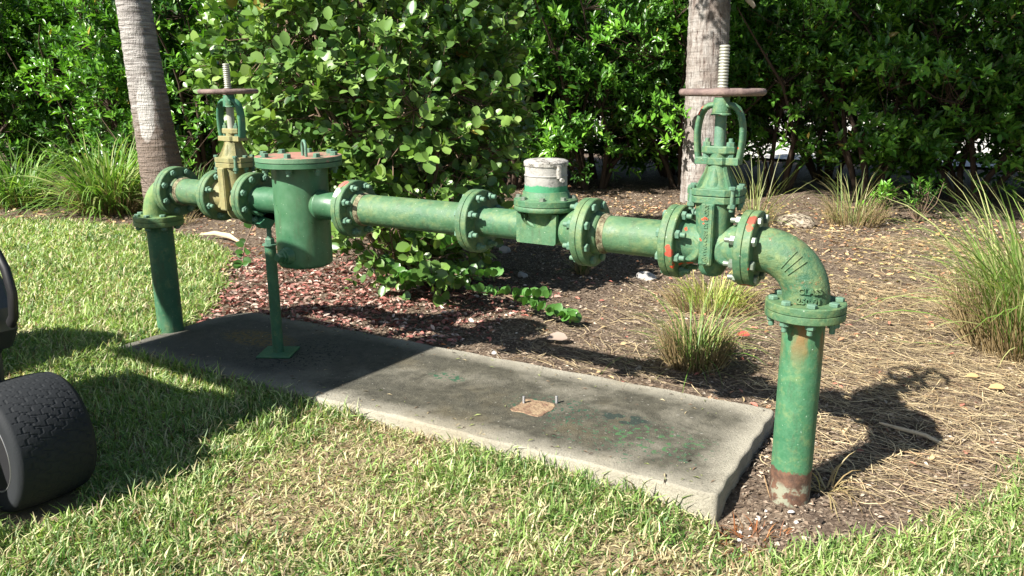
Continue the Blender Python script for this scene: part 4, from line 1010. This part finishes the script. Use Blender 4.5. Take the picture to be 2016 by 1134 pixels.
def lawn_blades():
    r = np.random.default_rng(9); X = []; Y = []
    for (n, b_) in ((265000, (-3.2, 1.6, -1.9, .7)), (230000, (-9.5, -2.4, -1.6, 1.9)), (14000, (-20, -9.5, -3, 1.5)), (9000, (1.5, 3, -1, 1.5)), (60000, (-3.2, 2.2, -2.8, -1.8))):
        x, y = scatter(n, b_[0], b_[1], b_[2], b_[3], r); X.append(x); Y.append(y)
    x = np.concatenate(X); y = np.concatenate(Y)
    jx = .10 * (vnoise(x * 9, y * 9, 8) - .5) + r.normal(0, .03, len(x)); jy = .10 * (vnoise(x * 9 + 40, y * 9, 9) - .5) + r.normal(0, .03, len(x))
    k = in_poly(x + jx, y + jy, LAWN) & ~in_slab(x, y, .002)
    k &= ~((x + 1.36) ** 2 / .11 ** 2 + (y + 1.3) ** 2 / .13 ** 2 < 1)
    pt = vnoise(x * 2.4 + 3, y * 2.4 + 5, 31, 5)            # green lush vs dry patches
    pt -= .22 * np.clip((-x - .7) / .5, 0, 1)
    pt += .26 * np.exp(-(((x + .25) / .5) ** 2 + ((y + .75) / .22) ** 2)) + .14 * np.exp(-(((x + .75) / .45) ** 2 + ((y + .95) / .2) ** 2)) + .12 * np.exp(-(((x - .5) / .5) ** 2 + ((y + .55) / .2) ** 2))
    dry = np.clip((pt - .47) / .2, 0, 1); bare = vnoise(x * 5, y * 5, 33, 2) - .2 * (x < -.6)
    k &= r.random(len(x)) > dry * .2 + .35 * (bare > .72)
    x, y, dry = x[k], y[k], dry[k]; n = len(x)
    edge = 1.0
    L = (.022 + .058 * r.random(n) ** 1.3) * (1 - .35 * dry); wdt = .0028 + .0034 * r.random(n) ** 1.4; tilt = np.abs(r.normal(.76, .45, n)) + dry * .35; tilt = np.clip(tilt, 0, 1.5)
    far = np.clip((np.hypot(x - 1, y + 2.4) - 3) / 5, 0, 1); wdt *= 1 + far * 1.1; L *= 1 + .15 * far
    u, v = slab_uv(x, y); nearslab = np.exp(-np.maximum(0, SY0 - v) / .05) * (v < SY0) * (u > SX0) * (u < SX1); tilt *= 1 - .45 * nearslab; L *= 1 + .25 * nearslab
    g1 = np.array([.06, .145, .025]); g2 = np.array([.24, .35, .09]); g3 = np.array([.52, .56, .28]); dr = np.array([.50, .43, .25]); br = np.array([.20, .13, .07])
    q = r.random((n, 1)); tone = vnoise(x * 4.3 + 77, y * 4.3, 35, 3)[:, None]
    c = g1 + (g2 - g1) * np.clip(q * .9 + (tone - .5) * 1.9 + .2, 0, 1); c = np.where(r.random((n, 1)) < .22, g3, c)
    isd = r.random(n) < .17 + .45 * dry; c = np.where(isd[:, None], dr * (.6 + .6 * q), c); c = np.where((r.random(n) < .05 + .12 * dry)[:, None], br, c); c = c * (.8 + .4 * r.random((n, 1)))
    me = blades(x, y, L, wdt, tilt, c, r, 'grass'); o = linkmesh('grass', me, GM); tag(o, 'short green and straw coloured lawn grass around the slab', 'grass', kind='stuff')
lawn_blades()

# ------------------------------------------------------------------ mulch chips, leaf litter, straw
LIT = leaf_mat('dry_litter', .75, .12, (1.1, .9, .6))
def chips():
    r = np.random.default_rng(17); X = []; Y = []
    for (n, b_) in ((42000, (-3.6, 1.3, .1, 3.0)), (26000, (-4.5, 2.4, 2.2, 7.0)), (9000, (.36, 1.6, -.5, 1.0)), (16000, (-9, -3.2, .9, 4.2))):
        x, y = scatter(n, *b_, r); X.append(x); Y.append(y)
    x = np.concatenate(X); y = np.concatenate(Y)
    k = ~in_poly(x + r.normal(0, .035, len(x)), y + r.normal(0, .035, len(x)), LAWN) & ~in_slab(x, y, .004); x, y = x[k], y[k]; n = len(x)
    L = .008 + .022 * r.random(n) ** 2; Wd = L * (.22 + .35 * r.random(n)); far = np.clip((y - 2.5) / 4, 0, 1); L *= 1 + .6 * far; Wd *= 1 + .6 * far
    a_ = r.random(n) * 6.28; D = np.stack([np.cos(a_), np.sin(a_), r.normal(0, .3, n)], 1); N = np.stack([r.normal(0, .45, n), r.normal(0, .45, n), np.ones(n)], 1)
    pal = np.array([(.05, .035, .024), (.10, .07, .047), (.17, .122, .083), (.24, .18, .13), (.34, .27, .2), (.45, .39, .31)]); c = pal[r.choice(6, n, p=[.13, .2, .25, .2, .14, .08])] * (.7 + .6 * r.random((n, 1)))
    P = np.stack([x, y, gh(x, y) + .001 + .006 * r.random(n)], 1)
    V, F, cc = leaves(P, D, N, L, Wd, 'simple', c); o = linkmesh('mulch', np_mesh('mulch', V, [F], cc), LIT); tag(o, 'dark brown shredded bark mulch covering the bed', 'mulch', kind='stuff')
chips()
def litter():
    r = np.random.default_rng(23)
    def lay(n, box, pal, L0, name, label, dens=None, curl=.55, lift=.012):
        x, y = scatter(n, *box, r)
        k = ~in_poly(x, y, LAWN) & ~in_slab(x, y, -.01)
        if dens is not None: k &= r.random(n) < dens(x, y)
        x, y = x[k], y[k]; n = len(x); a_ = r.random(n) * 6.28; L = L0 * (.6 + .7 * r.random(n)); sp = in_slab(x, y, 0)
        D = np.stack([np.cos(a_), np.sin(a_), r.normal(0, .3, n)], 1); N = np.stack([r.normal(0, curl, n), r.normal(0, curl, n), np.ones(n)], 1)
        pal = np.array(pal); c = pal[r.integers(0, len(pal), n)] * (.65 + .7 * r.random((n, 1)))
        z = np.where(sp, .057, gh(x, y)) + .003 + lift * r.random(n)
        V, F, cc = leaves(np.stack([x, y, z], 1), D, N, L, L * (.38 + .2 * r.random(n)), 'lance', c)
        o = linkmesh(name, np_mesh(name, V, [F], cc), LIT); tag(o, label, 'leaf litter', kind='stuff')
    lay(15000, (-4.3, -1.2, .2, 2.2), [(.28, .10, .08), (.36, .16, .13), (.2, .07, .055), (.40, .25, .20), (.46, .36, .30), (.12, .06, .045)], .038, 'red_leaf_litter', 'thick red brown fallen leaves behind the left half of the slab',
        lambda x, y: np.clip(1.25 - np.hypot((x + 2.5) / 1.25, (y - .95) / .75) * .8, .06, 1) * (.5 + .5 * (vnoise(x * 5, y * 5, 41) > .40)))
    lay(13000, (-4.5, 2.6, 2.4, 6.6), [(.38, .25, .12), (.44, .33, .19), (.34, .17, .09), (.46, .35, .14), (.28, .2, .13)], .042, 'tan_leaf_litter', 'tan and orange fallen leaves on the mulch towards the hedge',
        lambda x, y: np.clip(1.15 - np.abs(y - 4.6) / 1.9, .05, 1) * (.45 + .55 * (vnoise(x * 3, y * 3, 61) > .45)), .45)
    lay(1500, (-9, -3.2, 1.0, 3.2), [(.42, .28, .14), (.5, .38, .22), (.3, .14, .09)], .05, 'scattered_leaf_litter', 'scattered dry leaves around the leaning palm', None)
    lay(420, (-1.3, 1.8, .3, 2.9), [(.40, .14, .10), (.46, .22, .12), (.5, .38, .2)], .032, 'sparse_leaf_litter', 'sparse reddish leaves on the mulch between slab and grass clumps', None, .4)
litter()
def clippings():
    r = np.random.default_rng(71); n = 260; U = r.uniform(SX0 + .03, SX1 - .03, n); e_ = r.random(n); Vv = np.where(e_ < .6, SY0 + .02 + np.abs(r.normal(0, .09, n)), SY1 - .02 - np.abs(r.normal(0, .10, n))); Vv = np.clip(Vv, SY0 + .02, SY1 - .02)
    k = ~((U < SX0 + .2) & (Vv > SY1 - .2)); U, Vv = U[k], Vv[k]; n = len(U); x, y = slab_xy(U, Vv); a_ = r.random(n) * 6.28; L = .008 + .022 * r.random(n)
    D = np.stack([np.cos(a_), np.sin(a_), r.normal(0, .08, n)], 1); N = np.stack([r.normal(0, .3, n), r.normal(0, .3, n), np.ones(n)], 1)
    pal = np.array([(.36, .30, .18), (.16, .11, .07), (.07, .05, .035), (.22, .26, .09)]); c = pal[r.integers(0, 4, n)] * (.6 + .6 * r.random((n, 1)))
    V, F, cc = leaves(np.stack([x, y, .0575 + .002 * r.random(n)], 1), D, N, L, L * .18 + .0008, 'simple', c)
    tag(linkmesh('clippings', np_mesh('clippings', V, [F], cc), LIT), 'dry clippings and crumbs scattered along the slab edges', 'clippings', kind='stuff')
clippings()
def straw():
    r = np.random.default_rng(29); n = 34000; K = 5
    x = r.uniform(-1.0, 2.1, n); y = r.uniform(.1, 4.8, n)
    d_ = vnoise(x * 2.5 + 5, y * 2.5, 51, 3); k = (~in_poly(x, y, LAWN)) & (~in_slab(x, y, .03)) & (r.random(n) < np.clip((d_ - .32) * 3.2 + .15 * (x > .3), .06, 1)); k &= (x > .05) | (r.random(n) < .35)
    x, y = x[k], y[k]; n = len(x); L = .08 + .22 * r.random(n) ** 1.4
    a_ = np.where(r.random(n) < .65, r.normal(-.15, .45, n), r.random(n) * PI); cv = r.normal(0, 1.2, n); t = np.linspace(-.5, .5, K)
    an = a_[:, None] + cv[:, None] * t[None]; ds = L / K
    px = x[:, None] + np.cumsum(np.cos(an), 1) * ds[:, None]; py = y[:, None] + np.cumsum(np.sin(an), 1) * ds[:, None]
    k = ~in_slab(px, py, .004).any(1); px, py, an, L = px[k], py[k], an[k], L[k]; n = len(px)
    z = gh(px, py) + .008 + .012 * r.random((n, 1)) + .010 * r.random((n, 1)) * np.cos(t * 3)[None]
    P = np.stack([px, py, z], -1); w_ = (.0010 + .0028 * r.random(n) ** 2); o = np.stack([-np.sin(an), np.cos(an), r.normal(0, .25, an.shape)], -1) * w_[:, None, None] * .5 * np.array([.6, 1, 1, 1, .3])[None, :, None]
    V = np.stack([P - o, P + o], 2).reshape(-1, 3); i = np.arange(K - 1) * 2; F = np.stack([i, i + 1, i + 3, i + 2], 1)[None] + (np.arange(n) * K * 2)[:, None, None]
    c = np.array([[.54, .43, .25]]) * (.45 + .8 * r.random((n, 1))); c = np.where(r.random((n, 1)) < .2, c * np.array([[.6, .5, .45]]), c)
    o = linkmesh('straw', np_mesh('straw', V, [F.reshape(-1, 4)], np.repeat(c, K * 2, axis=0)), LIT); tag(o, 'dry grass straw strewn over the mulch right of the slab', 'straw', kind='stuff')
straw()
# pebbles and stones
STONE = M('pale_limestone', .9, .2); STONE.color(STONE.mix(STONE.noise(12, 6, .7), (.28, .27, .26), (.52, .50, .47))); STONE.bump(STONE.noise(30, 6, .7), .01)
def stone(x, y, s, label, seed, mat=STONE, name='stone', cat='stone', group=None, flat=.6):
    r = random.Random(seed); bm = bmesh.new(); bmesh.ops.create_icosphere(bm, subdivisions=3, radius=1)
    ax = [Vector((r.uniform(-1, 1), r.uniform(-1, 1), r.uniform(-1, 1))).normalized() for _ in range(9)]; dq = [r.uniform(.62, .95) for _ in range(9)]
    for v_ in bm.verts:
        for a_, q in zip(ax, dq):
            k = v_.co.dot(a_)
            if k > q: v_.co -= a_ * (k - q)
        v_.co = Vector((v_.co.x * s[0], v_.co.y * s[1], v_.co.z * s[2]))
    me = bpy.data.meshes.new(name); bm.to_mesh(me); bm.free(); o = linkmesh(name, me, mat, None, (x, y, float(gh(x, y)) + s[2] * .35)); o.rotation_euler = (0, 0, r.random() * 3); tag(o, label, cat, group); return o
stone(-2.23, 2.68, (.055, .045, .04), 'pale grey stone on the mulch under the flange left of the meter', 1)
stone(-1.69, 2.05, (.045, .035, .028), 'smaller pale stone lower down, beside the low bough tip', 2)
stone(-.98, 2.45, (.09, .05, .035), 'flat whitish stone lying under the pipe left of the right valve', 3)
stone(-.98, .62, (.02, .012, .01), 'tiny chip of pale stone close behind the slab', 4)
PEB = M('white_pebble', .85, .3); PEB.color((.62, .60, .56))
r = random.Random(4); NEAR = [(.468, -.20), (.478, -.235), (.455, -.262), (.52, -.16), (.50, -.19), (.585, -.135), (.475, -.15), (.445, -.23), (.56, -.09), (.49, -.11)]
for i, (x, y) in enumerate(NEAR):
    s = r.uniform(.004, .010); stone(x, y, (s * 1.3, s, s * .8), 'small white pebble between the slab corner and the right riser', 20 + i, PEB, 'pebble', 'pebble', 'white pebbles at the slab corner')
LOGM = M('rotten_wood', .95, .2); LOGM.color(LOGM.mix(LOGM.ramp(LOGM.noise(18, 6, .7, vec=LOGM.mapped((1, 3, 3))), [(.4, 0), (.6, 1)]), (.40, .34, .26), (.05, .035, .025))); LOGM.bump(LOGM.noise(30, 6, .7), .02)
stone(-.62, 5.0, (.20, .11, .085), 'rotten grey brown log end lying on the mulch behind the right elbow', 9, LOGM, 'log', 'log')
stone(-.32, .80, (.026, .019, .017), 'small brown seed pod on the mulch behind the slab', 10, LOGM, 'seed_pod', 'seed pod')
b = MB(); b.tube([(-.11, .03, .02), (-.03, .005, .022), (.05, -.005, .02), (.10, -.03, .012)], .007, 8, rs=[.005, .008, .008, .007])
SM = M('dead_stalk', .9, .2); SM.color(SM.mix(SM.noise(20), (.38, .30, .19), (.55, .47, .33)))
o = b.build('stick', SM, None, (.80, .68, float(gh(.8, .68)))); tag(o, 'thick pale dead stalk lying in the valve shadow right of the riser', 'stick')
b = MB(); b.tube([(-.25, 0, .03), (-.1, .03, .05), (.1, .02, .045), (.3, -.04, .02)], .02, 8, rs=[.006, .02, .024, .01], sx=.5)
o = b.build('palm_stalk', SM, None, (-4.45, 1.85, .02)); tag(o, 'pale fallen palm stalk on the mulch left of the support post', 'palm stalk')
for i, (x, y, c_, L_, lb) in enumerate([(-.09, 1.47, (.34, .06, .04), .07, 'curled bright red dead leaf to the right of the small tussock'), (-.87, .92, (.26, .2, .16), .11, 'curled grey brown leaf on the mulch behind the slab'), (1.02, 1.32, (.42, .27, .12), .06, 'orange tan leaf below the large grass clump'), (.93, 1.42, (.40, .25, .11), .05, 'smaller orange leaf next to the large grass clump')]):
    V, F, c = leaves(np.array([[0, 0, .02]]), np.array([[1., .2, .15]]), np.array([[.1, -.4, 1.]]), np.array([L_]), np.array([L_ * .55]), 'round', np.array([c_]))
    V[:, 2] += .25 * np.abs(V[:, 1]); o = linkmesh('fallen_leaf', np_mesh('fallen_leaf', V, [F], c), LIT, None, (x, y, float(gh(x, y)))); tag(o, lb, 'leaf')

# ------------------------------------------------------------------ golf cart
CART = empty('golf_cart', (-1.445, -1.265, 0)); CART.rotation_euler = (0, 0, -.1 + .06)
tag(CART, 'dark golf cart at the left edge with a black tyre on the grass', 'golf cart')
TYRE = M('black_tyre_rubber', .8, .35)
TYRE.color(TYRE.mix(TYRE.noise(8, 5), (.008, .010, .012), (.016, .019, .022))); TYRE.bump(TYRE.noise(150, 3), .0008)
RIM = M('dark_rim', .4, .5, .3); RIM.color((.03, .03, .033)); RIMW = M('silver_rim_edge', .4, .5, .8); RIMW.color((.4, .4, .4))
BODY = M('dark_plastic_body', .35, .5); BODY.color(BODY.mix(BODY.noise(5), (.03, .035, .035), (.05, .055, .055))); BLK = M('black_frame', .45, .5); BLK.color((.012, .012, .013)); SEAT = M('beige_vinyl_seat', .6, .4); SEAT.color((.35, .31, .25)); ROOF = M('roof_plastic', .5, .4); ROOF.color((.4, .39, .36))
R_T = .196; Wt = .216
def wheel_meshes():
    # tread blocks cut by stepped grooves round the tyre and slanted cross grooves
    side_ = [(-.5, .118), (-.52, .14), (-.535, .165), (-.525, R_T - .018), (-.475, R_T - .009)]
    q = np.concatenate([[p[0] for p in side_], np.linspace(-.455, .455, 78), [-p[0] for p in side_[::-1]]])
    rr = np.concatenate([[p[1] for p in side_], R_T - .008 * (np.abs(np.linspace(-.455, .455, 78)) / .455) ** 2.4, [p[1] for p in side_[::-1]]])
    seg = 900; A_ = np.arange(seg) / seg; QQ, UU = np.meshgrid(q, A_, indexing='ij'); RR = np.repeat(rr[:, None], seg, 1)
    u = UU * 34; fu = u % 1; stp = .42 * np.clip((np.abs(fu - .5) - .18) / .10, 0, 1)
    vv_ = (QQ / .91 + .5) * 6 + stp + fu * .35 * (np.floor(u) % 2 * 0 + 1) * 0
    fv = vv_ % 1; row_ = np.floor(vv_)
    g1_ = (np.minimum(fv, 1 - fv) < .055); fc = (u + .5 * (row_ % 2) + .35 * fv) % 1; g2_ = (np.minimum(fc, 1 - fc) < .05)
    tr = (np.abs(QQ) < .44); RR = RR - .0018 * (g1_ | g2_) * tr
    V = np.stack([RR * np.cos(UU * 2 * PI), QQ * Wt, RR * np.sin(UU * 2 * PI)], -1).reshape(-1, 3)
    k_ = np.arange(len(q) - 1)[:, None] * seg; i_ = np.arange(seg)[None]; j_ = (i_ + 1) % seg
    F = np.stack([k_ + i_, k_ + j_, k_ + seg + j_, k_ + seg + i_], -1).reshape(-1, 4)
    me = np_mesh('tyre', V, [F], None, False); me.materials.append(TYRE.m)
    b = MB()
    for s in (-1, 1):
        b.lathe((0, s * .095, 0), (0, s, 0), [(.0, .04), (-.03, .045), (-.05, .08), (-.045, .10), (.0, .112), (.012, .117), (.014, .119), (.008, .121)], 48)
    b.cyl((0, -.06, 0), (0, 1, 0), .05, .12, 24)
    me2 = bpy.data.meshes.new('rim'); me2.from_pydata([tuple(p) for p in b.v], [], b.f); me2.polygons.foreach_set('use_smooth', b.sm); me2.update(); me2.materials.append(RIM.m)
    b = MB(); b.torus((0, -.108, 0), (0, 1, 0), .1195, .0022, 64, 8)
    me3 = bpy.data.meshes.new('rim_edge'); me3.from_pydata([tuple(p) for p in b.v], [], b.f); me3.update(); me3.materials.append(RIMW.m)
    return me, me2, me3
tm, rm, rw = wheel_meshes()
for (x, y) in ((0, 0), (0, -.92), (-1.66, -.02), (-1.66, -.90)):
    h = empty('wheel', (x, y, R_T + .012)); h.parent = CART
    instance(tm, 'tyre', h, (0, 0, 0)); instance(rm, 'rim', h, (0, 0, 0)); instance(rw, 'rim_edge', h, (0, 0, 0))
def side(ptsxz, y0, y1, name, mat, ch=.012):
    b = MB(); b.prism(ptsxz, y0, y1, Matrix(((1, 0, 0), (0, 0, 1), (0, 1, 0))), ch=ch); return b.build(name, mat, CART)
side([(-.62, .30), (-.26, .30), (-.25, .42), (-.22, .45), (-.16, .46), (-.105, .53), (-.11, .60), (-.15, .68), (-.20, .72), (-.55, .74), (-.62, .60)], -1.02, .07, 'rear_body', BODY)
side([(-1.62, .30), (-.62, .30), (-.62, .36), (-1.62, .36)], -.98, .02, 'floor', BLK)
side([(-2.05, .32), (-1.86, .30), (-1.84, .42), (-1.48, .42), (-1.46, .34), (-1.42, .36), (-1.46, .90), (-1.62, .97), (-1.92, .86), (-2.06, .60)], -1.0, .05, 'front_cowl', BODY)
b = MB(); b.box((-.74, -.46, .68), (.56, .98, .12), ch=.03); b.box((-.76, -.46, .50), (.50, .96, .26)); b.build('seat', SEAT, CART)
b = MB(); b.box((-.38, -.46, .96), (.10, 1.02, .46), ch=.03, R=Matrix.Rotation(.12, 3, 'Y')); b.build('backrest', SEAT, CART)
b = MB(); b.box((-1.08, -.565, 1.75), (1.22, .92, .035), ch=.015); b.build('roof', ROOF, CART)
for (x0, z0, x1) in ((-.32, .70, -.60), (-1.60, .92, -1.70)):
    for y in (-.98, -.16):
        b = MB(); b.tube([(x0, y, z0), ((x0 + x1) / 2, y, (z0 + 1.74) / 2), (x1, y, 1.74)], .014, 12); b.build('roof_post', BLK, CART)
b = MB(); b.torus((-1.22, -.2, .88), (-.55, 0, .83), .17, .012, 40, 10); b.tube([(-1.22, -.2, .88), (-1.42, -.2, .62)], .015, 10); b.tube([(-1.22, -.37, .88), (-1.22, -.03, .88)], .010, 8); b.build('steering_wheel', BLK, CART)
b = MB()
for y in (.035, -.99):
    b.tube([(-.22, y, .86), (-.11, y, .80), (-.05, y, .73), (-.03, y, .66), (-.045, y, .585), (-.07, y, .56)], .018, 12, sx=.7)
b.tube([(-.22, .035, .86), (-.25, -.1, .87), (-.25, -.85, .87), (-.22, -.99, .86)], .016, 12); b.build('bag_rail', BLK, CART)
